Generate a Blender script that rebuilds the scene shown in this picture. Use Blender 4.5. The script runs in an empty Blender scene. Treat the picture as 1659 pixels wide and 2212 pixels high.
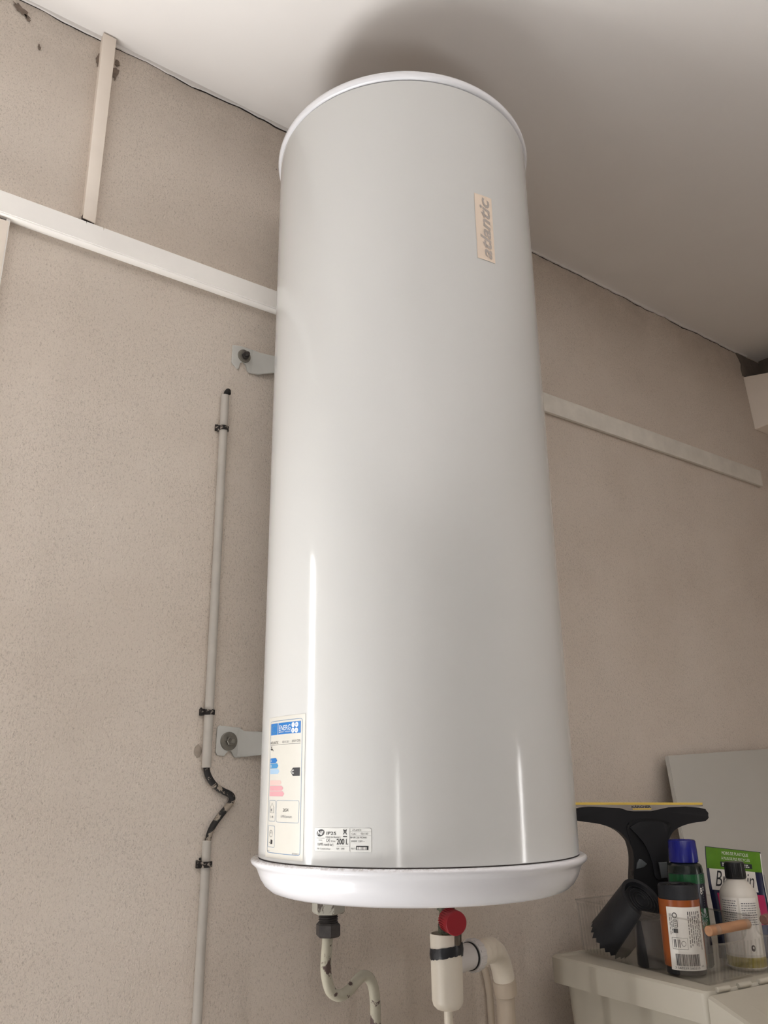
import bpy, bmesh, math, random
from mathutils import Vector, Matrix, Euler, noise

random.seed(7)
S = bpy.context.scene
C = S.collection
PI = math.pi
rad = math.radians

# ------------------------------------------------------------------ camera
cam = bpy.data.cameras.new('camera')
cam.sensor_fit = 'VERTICAL'; cam.sensor_height = 36.0
cam.lens = 36.0 * 1778.745 / 2212.0
cam.clip_start = 0.02
co = bpy.data.objects.new('camera', cam); C.objects.link(co)
yaw, pitch, roll = 0.62870, 0.31840, -0.01240
fw = Vector((math.sin(yaw)*math.cos(pitch), math.cos(yaw)*math.cos(pitch), math.sin(pitch)))
rt0 = Vector((math.cos(yaw), -math.sin(yaw), 0)); up0 = rt0.cross(fw)
rt = math.cos(roll)*rt0 + math.sin(roll)*up0
up = -math.sin(roll)*rt0 + math.cos(roll)*up0
M = Matrix((rt, up, -fw)).transposed().to_4x4()
M.translation = Vector((-0.9162, -1.4746, 1.4768))
co.matrix_world = M
S.camera = co

# ------------------------------------------------------------------ view + light
S.view_settings.view_transform = 'Standard'
S.view_settings.look = 'None'
S.view_settings.exposure = 0.20
S.view_settings.gamma = 1.0
S.view_settings.use_curve_mapping = False
S.cycles.use_denoising = True
S.cycles.max_bounces = 10
S.cycles.diffuse_bounces = 6
S.cycles.transparent_max_bounces = 24

W = bpy.data.worlds.new('daylight'); S.world = W; W.use_nodes = True
bg = W.node_tree.nodes['Background']
bg.inputs[0].default_value = (0.80, 0.90, 1.0, 1); bg.inputs[1].default_value = 0.15


def area(name, loc, direction, sx, sy, power, col=(1, 1, 1), spread=180):
    L = bpy.data.lights.new(name, 'AREA'); L.shape = 'RECTANGLE'
    L.size = sx; L.size_y = sy; L.energy = power; L.color = col; L.spread = rad(spread)
    o = bpy.data.objects.new(name, L); C.objects.link(o); o.location = loc
    o.rotation_euler = Vector(direction).to_track_quat('-Z', 'Y').to_euler()
    return o


# daylight through the openings of the garage, all behind or beside the camera: the bright threshold and the
# narrow gap of the doorway left of the picture, and two slit windows; added to these, a broad
# front fill lamp and bare uplights near the floor to brighten the ceiling
area('doorway_ground_light', (-1.3, -.03, .27), (0, -.2, 1), .5, .45, 21, (1.0, .985, .965))
area('doorway_gap_light', (-.950, -.006, 1.15), (0, -1, 0), .105, 1.75, 16.0, (1.0, 1.0, 1.0))
area('front_fill_light', (-2.2, -3.6, 1.7), (.7, 1, 0), 2.6, 2.2, 8, (1.0, .985, .96))
area('right_window_light', (1.965, -3.05, 1.05), (-1, 0, .1), .055, 1.1, 12, (1.0, .98, .96))
area('left_window_light', (-2.78, -2.62, 1.00), (1, 0, 0), .06, 1.1, 5, (1.0, .98, .96))
area('floor_uplight_middle', (-1.2, -2.6, .10), (0, 0, 1), 1.2, 1.2, 48, (1.0, .99, .985), 80)
area('floor_uplight_right', (.6, -2.6, .10), (0, 0, 1), 1.2, 1.2, 8.5, (1.0, .985, .99), 70)
area('floor_uplight_doorway', (-1.4, -.5, .10), (0, 0, 1), .8, .8, 7, (1.0, .99, .98), 70)


# ------------------------------------------------------------------ materials
def lin(c):
    r = []
    for v in c:
        v /= 255.0
        r.append(v/12.92 if v <= 0.04045 else ((v+0.055)/1.055)**2.4)
    return (*r, 1.0)


class NT:
    def __init__(s, name):
        s.m = bpy.data.materials.new(name); s.m.use_nodes = True
        s.t = s.m.node_tree; s.n = s.t.nodes; s.l = s.t.links
        s.b = s.n['Principled BSDF']; s.out = s.n['Material Output']

    def new(s, typ, **kw):
        n = s.n.new(typ)
        for k, v in kw.items():
            if k[0] == '_': setattr(n, k[1:], v)
            else: n.inputs[k].default_value = v
        return n

    def co(s):
        return s.new('ShaderNodeTexCoord').outputs['Object']

    def noise(s, scale, detail=4, rough=.6, vec=None, dist=0.0):
        n = s.new('ShaderNodeTexNoise', Scale=scale, Detail=detail, Roughness=rough, Distortion=dist)
        if vec is None: vec = s.co()
        s.l.new(vec, n.inputs['Vector']); return n.outputs['Fac']

    def ramp(s, fac, stops):
        r = s.n.new('ShaderNodeValToRGB'); e = r.color_ramp.elements
        while len(e) < len(stops): e.new(0.5)
        for i, (p, c) in enumerate(stops):
            e[i].position = p; e[i].color = c if len(c) == 4 else (*c, 1)
        s.l.new(fac, r.inputs[0]); return r.outputs[0]

    def mix(s, fac, a, b, mode='MIX'):
        m = s.n.new('ShaderNodeMix'); m.data_type = 'RGBA'; m.blend_type = mode
        for i, v in ((0, fac), (6, a), (7, b)):
            if hasattr(v, 'links'): s.l.new(v, m.inputs[i])
            else: m.inputs[i].default_value = v
        return m.outputs[2]

    def math(s, op, a, b=0.0, clamp=False):
        m = s.n.new('ShaderNodeMath'); m.operation = op; m.use_clamp = clamp
        for i, v in enumerate((a, b)):
            if hasattr(v, 'links'): s.l.new(v, m.inputs[i])
            else: m.inputs[i].default_value = v
        return m.outputs[0]

    def sep(s, vec):
        n = s.n.new('ShaderNodeSeparateXYZ'); s.l.new(vec, n.inputs[0]); return n.outputs

    def bump(s, h, strength, dist=0.002, prev=None):
        b = s.n.new('ShaderNodeBump'); b.inputs['Strength'].default_value = strength
        b.inputs['Distance'].default_value = dist
        s.l.new(h, b.inputs['Height'])
        if prev is not None: s.l.new(prev, b.inputs['Normal'])
        s.l.new(b.outputs[0], s.b.inputs['Normal']); return b.outputs[0]

    def base(s, c):
        if hasattr(c, 'links'): s.l.new(c, s.b.inputs['Base Color'])
        else: s.b.inputs['Base Color'].default_value = c

    def set(s, rough=None, metal=None, spec=None):
        if rough is not None: s.b.inputs['Roughness'].default_value = rough
        if metal is not None: s.b.inputs['Metallic'].default_value = metal
        if spec is not None: s.b.inputs['Specular IOR Level'].default_value = spec


def simple(name, rgb, rough=.5, metal=0, spec=.5, var=.06, scale=30, bump=0, bscale=200, bdist=.0005):
    t = NT(name); c = lin(rgb)
    d = tuple(v*(1-var) for v in c[:3])+(1,); e = tuple(min(1, v*(1+var)) for v in c[:3])+(1,)
    t.base(t.ramp(t.noise(scale), [(.3, d), (.7, e)]))
    t.set(rough, metal, spec)
    if bump: t.bump(t.noise(bscale, 3), bump, bdist)
    return t.m


def stucco(name):
    t = NT(name); v = t.co()
    big = t.noise(1.6, 5, .6, v)
    base = t.ramp(big, [(.30, lin((219, 206, 193))), (.5, lin((228, 216, 204))), (.72, lin((233, 222, 211)))])
    # dirt caught in the pits of the roughcast: short trowelled flecks
    mp = t.new('ShaderNodeMapping'); mp.inputs['Scale'].default_value = (1.35, 1, .8)
    mp.inputs['Rotation'].default_value = (0, rad(-24), 0); t.l.new(v, mp.inputs[0])
    f1 = t.noise(370, 3, .6, mp.outputs[0], .8)
    f2 = t.noise(170, 4, .65, mp.outputs[0], .5)
    pits = t.math('ADD', t.math('MULTIPLY', f1, .62), t.math('MULTIPLY', f2, .38))
    patch = t.noise(5.5, 5, .65, v)
    lim = t.math('ADD', pits, t.math('MULTIPLY', t.math('SUBTRACT', patch, .5), .16))
    mask = t.ramp(lim, [(.35, (1, 1, 1)), (.485, (0, 0, 0))])
    col = t.mix(t.math('MULTIPLY', mask, .38), base, lin((122, 104, 90)))
    # few black specks
    sp = t.noise(75, 2, .5, v)
    mk = t.ramp(sp, [(.19, (1, 1, 1)), (.23, (0, 0, 0))])
    col = t.mix(t.math('MULTIPLY', mk, .55), col, lin((70, 58, 50)))
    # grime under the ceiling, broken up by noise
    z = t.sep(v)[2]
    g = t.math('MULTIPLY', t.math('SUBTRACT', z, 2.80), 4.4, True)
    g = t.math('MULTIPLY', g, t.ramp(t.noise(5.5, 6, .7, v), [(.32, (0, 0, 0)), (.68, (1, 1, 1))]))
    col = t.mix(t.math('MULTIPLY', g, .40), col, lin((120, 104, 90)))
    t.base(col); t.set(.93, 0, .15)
    rough = t.math('ADD', t.math('MULTIPLY', f1, .7), t.math('MULTIPLY', f2, 1.0))
    b = t.bump(rough, .85, .0035)
    t.bump(t.noise(9, 3, .5, v), .35, .012, b)
    return t.m


def plaster(name):
    t = NT(name); v = t.co()
    t.base(t.ramp(t.noise(1.3, 4, .6, v), [(.3, lin((229, 225, 222))), (.7, lin((234, 231, 228)))]))
    t.set(.85, 0, .2)
    t.bump(t.noise(26, 3, .5, v), .10, .002)
    return t.m


def enamel(name, rgb, rough, coat=.3, peel=.03, spec=.5):
    t = NT(name); v = t.co(); c = lin(rgb)
    t.base(t.ramp(t.noise(3, 3, .5, v), [(.3, tuple(x*.97 for x in c[:3])+(1,)), (.7, c)]))
    t.set(rough, 0, spec)
    t.b.inputs['Coat Weight'].default_value = coat; t.b.inputs['Coat Roughness'].default_value = .06
    t.bump(t.noise(240, 2, .5, v), peel, .001)
    return t.m


def dusty_cap(name, rgb):
    m_ = enamel(name, rgb, .18, .3, .0); t = NT.__new__(NT)
    t.m = m_; t.t = m_.node_tree; t.n = t.t.nodes; t.l = t.t.links; t.b = t.n['Principled BSDF']; t.out = t.n['Material Output']
    v = t.co(); xyz = t.sep(v)
    up = t.math('MULTIPLY', t.math('SUBTRACT', xyz[2], .0560), 260, True)      # dust lies on the upper side of the bead
    side = t.math('MULTIPLY', t.math('SUBTRACT', .02, xyz[0]), 4.0, True)
    d = t.math('MULTIPLY', t.math('MULTIPLY', up, side), t.ramp(t.noise(160, 4, .7, v), [(.38, (0, 0, 0)), (.62, (1, 1, 1))]))
    src = t.b.inputs['Base Color'].links[0].from_socket
    t.base(t.mix(t.math('MULTIPLY', d, .6), src, lin((128, 108, 90))))
    return m_


def peeling(name, paint, under, thr=.42, rough=.7, scale=22):
    t = NT(name); v = t.co()
    n = t.noise(scale, 5, .65, v, .5)
    m = t.ramp(n, [(thr, (1, 1, 1)), (thr+.035, (0, 0, 0))])
    col = t.mix(t.noise(60, 3, .6, v), lin(paint), lin(tuple(x*.86 for x in paint)))
    t.base(t.mix(m, col, lin(under))); t.set(rough, 0, .3)
    t.bump(n, .25, .002)
    return t.m


def clear_plastic(name, tint=(.985, .985, .985), fac=.015):
    t = NT(name)
    tr = t.new('ShaderNodeBsdfTransparent', Color=(*tint, 1))
    gl = t.new('ShaderNodeBsdfGlossy', Color=(1, 1, 1, 1), Roughness=.06)
    lw = t.new('ShaderNodeLayerWeight', Blend=.28)
    f = t.math('ADD', t.math('MULTIPLY', lw.outputs['Fresnel'], .20), fac, True)
    mx = t.new('ShaderNodeMixShader')
    t.l.new(f, mx.inputs[0]); t.l.new(tr.outputs[0], mx.inputs[1]); t.l.new(gl.outputs[0], mx.inputs[2])
    t.l.new(mx.outputs[0], t.out.inputs[0])
    t.n.remove(t.b)
    return t.m


def translucent(name, rgb, alpha):
    t = NT(name); t.base(lin(rgb)); t.set(.35, 0, .5)
    tr = t.new('ShaderNodeBsdfTransparent', Color=lin(rgb))
    mx = t.new('ShaderNodeMixShader', Fac=alpha)
    t.l.new(tr.outputs[0], mx.inputs[1]); t.l.new(t.b.outputs[0], mx.inputs[2])
    t.l.new(mx.outputs[0], t.out.inputs[0])
    return t.m


def woodmat(name, rgb):
    t = NT(name); v = t.co()
    mp = t.new('ShaderNodeMapping'); mp.inputs['Scale'].default_value = (14, 90, 90); t.l.new(v, mp.inputs[0])
    c = lin(rgb)
    t.base(t.ramp(t.noise(1.0, 4, .6, mp.outputs[0]), [(.3, tuple(x*.78 for x in c[:3])+(1,)), (.7, c)]))
    t.set(.6, 0, .3); return t.m


MT = dict(
    stucco=stucco('stucco_wall'), ceiling=plaster('ceiling_plaster'),
    floor=simple('concrete_floor', (140, 135, 128), .9, bump=.3), door_wall=simple('dark_boarded_wall', (96, 84, 72), .8),
    trunk=simple('trunking_white', (250, 247, 243), .5, var=.03, scale=9),
    trunk_cream=simple('trunking_cream', (240, 229, 217), .55, var=.03, scale=9),
    trunk_grey=simple('trunking_grey_white', (226, 221, 212), .6, var=.08, scale=16),
    dark=simple('dark_gap', (42, 34, 32), .9), black=simple('black_soot', (30, 27, 26), .8),
    jacket=enamel('heater_jacket_paint', (203, 203, 201), .12, .0, .035, .45),
    cap=enamel('heater_cap_plastic', (226, 226, 230), .18, .3, .0),
    dustcap=dusty_cap('heater_bottom_cap_plastic', (226, 226, 230)),
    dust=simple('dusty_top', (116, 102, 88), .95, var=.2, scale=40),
    bracket=simple('bracket_paint', (196, 195, 190), .4, var=.03),
    zinc=simple('zinc_washer', (128, 124, 116), .45, .7, var=.15, scale=120),
    steel=peeling('worn_steel', (172, 168, 156), (92, 84, 76), .40, .45, 45),
    iron=simple('dark_iron', (64, 60, 58), .5, .5, var=.2, scale=80),
    brass=peeling('oxidised_brass', (118, 120, 100), (74, 76, 66), .45, .6, 60),
    pipe=peeling('pipe_peeling_paint', (182, 176, 158), (82, 66, 62), .39, .6, 30),
    conduit=simple('conduit_grey_paint', (186, 180, 172), .6, var=.06, scale=25, bump=.2, bscale=90),
    cable=peeling('cable_paint_remains', (44, 42, 42), (160, 148, 134), .43, .6, 60),
    wallpipe=simple('wall_coloured_paint', (196, 182, 164), .7, var=.06, scale=20, bump=.2),
    clip=peeling('clip_black', (38, 34, 33), (150, 140, 130), .42, .7, 120),
    pvc=simple('white_pvc', (226, 217, 202), .4, var=.03),
    pvc_w=simple('white_pvc_fitting', (216, 212, 210), .35, var=.03),
    tape=simple('black_tape', (30, 31, 36), .4, bump=.4, bscale=120, bdist=.002),
    red=simple('red_plastic', (150, 22, 36), .45, var=.04),
    panel=simple('white_board', (190, 188, 182), .45, var=.02, scale=4),
    bin=simple('bin_plastic', (182, 176, 162), .5, var=.03, scale=6, bump=.08, bscale=500),
    clear=clear_plastic('clear_acrylic'), rib=clear_plastic('clear_acrylic_rib', (.95, .95, .945), .03),
    wood=woodmat('handle_wood', (182, 136, 102)), woodp=woodmat('handle_wood_pink', (140, 102, 92)),
    vac=simple('vac_black', (25, 25, 28), .5, spec=.3), vac2=simple('vac_black_satin', (17, 17, 19), .42, spec=.3),
    vacgrey=simple('vac_grey_button', (76, 80, 82), .4), lip=simple('vac_lip_grey', (150, 142, 134), .5),
    yellow=simple('vac_yellow', (226, 192, 84), .5, var=.03),
    bag=simple('bag_black', (36, 37, 41), .48, spec=.3, bump=.35, bscale=160, bdist=.001),
    bag_end=simple('bag_black_end', (22, 22, 25), .6),
    orange=simple('orange_band', (146, 74, 28), .3, var=.05), label=simple('label_white', (226, 222, 215), .4, var=.01),
    bluecap=simple('blue_cap', (20, 26, 122), .25, var=.04),
    bottle=simple('bottle_dark_green', (30, 38, 36), .2), green=simple('bottle_green', (22, 84, 48), .3),
    navy=simple('bottle_navy', (24, 24, 40), .3), grey=simple('burst_grey', (168, 172, 172), .4),
    white=simple('print_white', (235, 233, 228), .4, var=.0), ink=simple('print_black', (34, 33, 36), .5, var=0),
    inkg=simple('print_grey', (120, 120, 122), .5, var=0),
    wbottle=translucent('milky_plastic', (222, 216, 206), .86), liquid=simple('pale_liquid', (166, 152, 84), .2),
    capblack=simple('bottle_cap_black', (30, 31, 32), .3),
    pgreen=simple('pouch_green', (92, 138, 38), .3, var=.12), pnavy=simple('pouch_navy', (30, 34, 66), .3, var=.05),
    ppink=simple('pouch_pink', (178, 36, 88), .35), pdark=simple('pouch_dark', (40, 44, 48), .35),
    film=translucent('clear_film', (200, 200, 198), .45),
    e_sheet=simple('energy_sheet', (204, 201, 192), .35, var=.01), e_blue=simple('energy_blue', (30, 112, 184), .35, var=0),
    e_blue2=simple('energy_blue_mid', (72, 140, 190), .35, var=0), e_blue3=simple('energy_blue_pale', (160, 188, 212), .35, var=0),
    e_pink1=simple('energy_pink_pale', (214, 184, 178), .35, var=0), e_pink2=simple('energy_pink', (210, 156, 162), .35, var=0),
    e_line=simple('energy_line', (86, 122, 160), .35, var=0), star=simple('energy_star', (120, 168, 140), .35, var=0),
    plate=simple('plate_white', (214, 214, 210), .3, var=.01),
    logo=simple('logo_cream', (226, 208, 190), .4, var=.01), logo_ink=simple('logo_grey', (170, 161, 155), .35, var=.02),
    beige=simple('beige_block', (196, 172, 132), .7, var=.12, scale=60),
    grime=simple('wall_grime', (122, 108, 97), .95, var=.25, scale=90), grime_pale=simple('plaster_grey', (158, 146, 134), .95, var=.15, scale=60, bump=.4, bscale=120),
    cornerdark=simple('corner_mortar_shade', (112, 103, 96), .95, var=.2, scale=12, bump=.4, bscale=40),
)


# ------------------------------------------------------------------ helpers
MW = {}


def thing(name, label, cat, loc=(0, 0, 0), rot=(0, 0, 0), group=None):
    o = bpy.data.objects.new(name, None); C.objects.link(o)
    o.empty_display_size = .05
    o.location = loc; o.rotation_euler = rot
    o['label'] = label; o['category'] = cat
    if group: o['group'] = group
    MW[o] = Matrix.Translation(loc) @ Euler(rot).to_matrix().to_4x4()
    return o


def root_of(o):
    while o.parent: o = o.parent
    return o


def obj(name, bm, m, parent=None, local=False, sharp=32, label=None, flat=False):
    """link bm as one mesh object; coordinates are world ones unless local"""
    if isinstance(bm, bmesh.types.BMesh):
        me = bpy.data.meshes.new(name)
        if parent is not None and not local:
            bmesh.ops.transform(bm, matrix=MW[root_of(parent)].inverted(), verts=bm.verts)
        bmesh.ops.recalc_face_normals(bm, faces=bm.faces)
        bm.to_mesh(me); bm.free()
    else:
        me = bm
        if parent is not None and not local: me.transform(MW[root_of(parent)].inverted())
    me.materials.clear()
    me.materials.append(MT[m] if isinstance(m, str) else m)
    if not flat:
        me.shade_smooth()
        me.set_sharp_from_angle(angle=rad(sharp))
    o = bpy.data.objects.new(name, me); C.objects.link(o)
    if parent is not None: o.parent = parent
    if label: o['label'] = label
    return o


def struct(name, bm, m, parent=None, **k):
    o = obj(name, bm, m, parent, **k)
    if parent is None: o['kind'] = 'structure'; MW[o] = Matrix.Identity(4)
    return o


def tag(o, label, cat, group=None):
    o['label'] = label; o['category'] = cat
    if group: o['group'] = group
    MW[o] = Matrix.Identity(4)
    return o


def box(x0, y0, z0, x1, y1, z1, bm=None, bev=0, mat=None):
    bm = bm or bmesh.new()
    r = bmesh.ops.create_cube(bm, size=1)
    vs = r['verts']
    bmesh.ops.scale(bm, vec=(abs(x1-x0), abs(y1-y0), abs(z1-z0)), verts=vs)
    bmesh.ops.translate(bm, vec=((x0+x1)/2, (y0+y1)/2, (z0+z1)/2), verts=vs)
    if bev:
        es = list({e for v in vs for e in v.link_edges})
        bmesh.ops.bevel(bm, geom=es, offset=bev, segments=2, affect='EDGES', profile=.5)
    return bm


def prism(poly, depth, frame=None, bm=None, bev=0, segs=2):
    """polygon (u, w) extruded by depth along +n; frame = matrix taking (u, w, n) to space"""
    bm = bm or bmesh.new()
    F = frame or Matrix.Identity(4)
    a = [bm.verts.new((u, w, 0)) for u, w in poly]
    b = [bm.verts.new((u, w, depth)) for u, w in poly]
    n = len(poly)
    fa = bm.faces.new(a); fb = bm.faces.new(b[::-1])
    for i in range(n): bm.faces.new((a[i], b[i], b[(i+1) % n], a[(i+1) % n]))
    if bev:
        es = [e for e in fb.edges]+[e for e in fa.edges]
        bmesh.ops.bevel(bm, geom=es, offset=bev, segments=segs, affect='EDGES', profile=.5)
        vs = list(bm.verts)
    vs = [v for v in bm.verts]
    bmesh.ops.transform(bm, matrix=F, verts=vs)
    return bm


def frame(o, u, w):
    u = Vector(u).normalized(); w = Vector(w).normalized(); n = u.cross(w)
    m = Matrix((u, w, n)).transposed().to_4x4(); m.translation = Vector(o); return m


def lathe(prof, seg=48, axis=None, bm=None, a0=0, a1=360, closed=True):
    """profile of (r, h) about +Z of the matrix axis"""
    bm = bm or bmesh.new(); A = axis or Matrix.Identity(4)
    full = abs(a1-a0) >= 360
    k = seg if full else seg+1
    rings = []
    for r, h in prof:
        if r < 1e-6:
            rings.append([bm.verts.new(A @ Vector((0, 0, h)))])
        else:
            rings.append([bm.verts.new(A @ Vector((r*math.cos(rad(a0+(a1-a0)*i/seg)), r*math.sin(rad(a0+(a1-a0)*i/seg)), h))) for i in range(k)])
    for p, q in zip(rings, rings[1:]):
        for i in range(seg):
            j = (i+1) % k
            if len(p) == 1 and len(q) == 1: continue
            if len(p) == 1: bm.faces.new((p[0], q[j], q[i]))
            elif len(q) == 1: bm.faces.new((p[i], p[j], q[0]))
            else: bm.faces.new((p[i], p[j], q[j], q[i]))
    return bm


def along(p, q):
    """matrix whose +Z runs from p to q, origin p"""
    d = Vector(q)-Vector(p)
    m = d.to_track_quat('Z', 'Y').to_matrix().to_4x4(); m.translation = Vector(p)
    return m, d.length


def cyl(p, q, r, r2=None, seg=32, bm=None, bev=0):
    m, L = along(p, q); r2 = r if r2 is None else r2
    if bev: pr = [(0, 0), (r-bev, 0), (r, bev), (r2, L-bev), (r2-bev, L), (0, L)]
    else: pr = [(0, 0), (r, 0), (r2, L), (0, L)]
    return lathe(pr, seg, m, bm)


def smooth_path(pts, n=8):
    P = [Vector(p) for p in pts]; P = [P[0]*2-P[1]]+P+[P[-1]*2-P[-2]]
    out = []
    for i in range(1, len(P)-2):
        a, b, c, d = P[i-1:i+3]
        for k in range(n):
            t = k/n
            out.append(.5*((2*b)+(c-a)*t+(2*a-5*b+4*c-d)*t*t+(3*b-a-3*c+d)*t**3))
    out.append(P[-2]); return out


def tube(pts, r, seg=16, bm=None, cap=True):
    bm = bm or bmesh.new()
    P = [Vector(p) for p in pts]; n = len(P)
    rr = r if callable(r) else (lambda t: r)
    t0 = (P[1]-P[0]).normalized()
    x = t0.orthogonal().normalized()
    rings = []; prev = t0
    for i, p in enumerate(P):
        t = ((P[min(i+1, n-1)]-P[max(i-1, 0)])).normalized()
        q = prev.rotation_difference(t); x = q @ x; x = (x-t*x.dot(t)).normalized(); y = t.cross(x); prev = t
        R = rr(i/(n-1))
        rings.append([bm.verts.new(p+R*(math.cos(2*PI*k/seg)*x+math.sin(2*PI*k/seg)*y)) for k in range(seg)])
    for a, b in zip(rings, rings[1:]):
        for k in range(seg): bm.faces.new((a[k], a[(k+1) % seg], b[(k+1) % seg], b[k]))
    if cap: bm.faces.new(rings[0][::-1]); bm.faces.new(rings[-1])
    return bm


# ---- flat print -------------------------------------------------
def text_me(body, boxuv, mapper, shear=0, bold=0, flip=False):
    """letters fitted into the box (u0, v0, u1, v1) and laid on a surface by mapper(u, v)"""
    cu = bpy.data.curves.new('lettering', 'FONT'); cu.body = body; cu.size = 1; cu.resolution_u = 3
    cu.shear = shear; cu.offset = bold; cu.fill_mode = 'FRONT'
    t = bpy.data.objects.new('lettering', cu); C.objects.link(t)
    dg = bpy.context.evaluated_depsgraph_get(); dg.update()
    me = bpy.data.meshes.new_from_object(t.evaluated_get(dg))
    bpy.data.objects.remove(t); bpy.data.curves.remove(cu)
    xs = [v.co.x for v in me.vertices]; ys = [v.co.y for v in me.vertices]
    x0, x1, y0, y1 = min(xs), max(xs), min(ys), max(ys)
    u0, v0, u1, v1 = boxuv
    for v in me.vertices:
        a = (v.co.x-x0)/max(1e-6, x1-x0); b = (v.co.y-y0)/max(1e-6, y1-y0)
        v.co = mapper(u0+(u1-u0)*a, v0+(v1-v0)*b)
    return me


def polys(lst, mapper, sub=6, bm=None):
    """flat polygons in (u, v), long edges divided so that they follow a curved surface"""
    bm = bm or bmesh.new()
    for p in lst:
        q = []
        for i, a in enumerate(p):
            b = p[(i+1) % len(p)]
            for k in range(sub): q.append((a[0]+(b[0]-a[0])*k/sub, a[1]+(b[1]-a[1])*k/sub))
        bm.faces.new([bm.verts.new(mapper(*c)) for c in q])
    return bm


def rect(a): return [(a[0], a[1]), (a[2], a[1]), (a[2], a[3]), (a[0], a[3])]


def grid_rect(a, mapper, nu=16, nv=2, bm=None):
    bm = bm or bmesh.new()
    g = [[bm.verts.new(mapper(a[0]+(a[2]-a[0])*i/nu, a[1]+(a[3]-a[1])*j/nv)) for i in range(nu+1)] for j in range(nv+1)]
    for j in range(nv):
        for i in range(nu): bm.faces.new((g[j][i], g[j][i+1], g[j+1][i+1], g[j+1][i]))
    return bm


def ring_uv(cu, cv, ru, rv, w, mapper, n=24, bm=None, sx=1):
    bm = bm or bmesh.new()
    A = []; B = []
    for k in range(n):
        c, s = math.cos(2*PI*k/n), math.sin(2*PI*k/n)
        A.append(bm.verts.new(mapper(cu+ru*c, cv+rv*s))); B.append(bm.verts.new(mapper(cu+ru*(1-w)*c, cv+rv*(1-w)*s)))
    for k in range(n): bm.faces.new((A[k], A[(k+1) % n], B[(k+1) % n], B[k]))
    return bm


def disc_uv(cu, cv, ru, rv, mapper, n=20, bm=None, rotv=0):
    bm = bm or bmesh.new()
    bm.faces.new([bm.verts.new(mapper(cu+ru*math.cos(2*PI*k/n)+rotv*ru*math.sin(2*PI*k/n), cv+rv*math.sin(2*PI*k/n))) for k in range(n)])
    return bm


def frame_uv(a, lu, lv, mapper, ru=0, rv=0, bm=None, n=4):
    """outlined rectangle with round corners"""
    bm = bm or bmesh.new()

    def loop(x0, y0, x1, y1, r, s):
        o = []
        for cx, cy, st in ((x1-r, y1-s, 0), (x0+r, y1-s, 90), (x0+r, y0+s, 180), (x1-r, y0+s, 270)):
            for k in range(n+1):
                t = rad(st+90*k/n); o.append((cx+r*math.cos(t), cy+s*math.sin(t)))
        q = []
        for i, p in enumerate(o):
            b = o[(i+1) % len(o)]
            for k in range(5): q.append((p[0]+(b[0]-p[0])*k/5, p[1]+(b[1]-p[1])*k/5))
        return q
    A = loop(*a, ru, rv); B = loop(a[0]+lu, a[1]+lv, a[2]-lu, a[3]-lv, max(0, ru-lu), max(0, rv-lv))
    va = [bm.verts.new(mapper(*p)) for p in A]; vb = [bm.verts.new(mapper(*p)) for p in B]
    for i in range(len(va)):
        j = (i+1) % len(va); bm.faces.new((va[i], va[j], vb[j], vb[i]))
    return bm


# ------------------------------------------------------------------ room shell
ZC = 3.032
XL, XR, YF = -2.8, 1.985, -4.6


def slab_y(pieces, y0, y1):
    bm = bmesh.new()
    for x0, z0, x1, z1 in pieces: box(x0, y0, z0, x1, y1, z1, bm)
    return bm


# back wall with the doorway that opens left of the picture
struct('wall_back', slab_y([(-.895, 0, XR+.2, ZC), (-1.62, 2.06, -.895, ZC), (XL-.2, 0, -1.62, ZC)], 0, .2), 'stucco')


def wall_x(x0, x1, pieces):
    bm = bmesh.new()
    for ya, za, yb, zb in pieces: box(x0, ya, za, x1, yb, zb, bm)
    return bm


struct('wall_left', wall_x(XL-.2, XL, [(-.22, 0, 0, ZC), (-2.28, 2.08, -.22, ZC), (-2.55, 0, -2.28, ZC), (-2.70, 1.60, -2.55, ZC), (-2.70, 0, -2.55, .3), (YF, 0, -2.70, ZC)]), 'door_wall')
struct('wall_right', wall_x(XR, XR+.2, [(-2.93, 0, 0, ZC), (-3.17, 0, -2.93, .26), (-3.17, 1.64, -2.93, ZC), (YF, 0, -3.17, ZC)]), 'stucco')
struct('wall_front', slab_y([(XL-.2, 0, XR+.2, ZC)], YF-.2, YF), 'door_wall')
struct('floor', box(XL-.2, YF-.2, -.1, XR+.2, .2, 0), 'floor')
struct('ceiling', box(XL-.2, YF-.2, ZC, XR+.2, .2, ZC+.15), 'ceiling')


# ragged plaster edge and the crack between wall and ceiling
def ragged(x0, x1, step, seed, f):
    random.seed(seed)
    top = []; x = x0
    while x < x1:
        top.append((x, f(x))); x += step*random.uniform(.5, 1.5)
    top.append((x1, f(x1))); return top


def strip(rows_lo, rows_hi, y0, y1):
    """solid ragged ribbon between two polylines (x, z), from y0 back to y1"""
    bm = bmesh.new(); n = len(rows_lo); V = []
    for (x, zl), (_, zh) in zip(rows_lo, rows_hi):
        V.append([bm.verts.new((x, y, z)) for y in (y0, y1) for z in (zl, zh)])
    for a, b in zip(V, V[1:]):
        for i, j in ((0, 1), (1, 3), (3, 2), (2, 0)): bm.faces.new((a[i], a[j], b[j], b[i]))
    bm.faces.new((V[0][0], V[0][1], V[0][3], V[0][2])); bm.faces.new((V[-1][0], V[-1][1], V[-1][3], V[-1][2]))
    return bm


def nz(x, s, k): return noise.noise(Vector((x*s, k, 3.3)))


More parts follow.
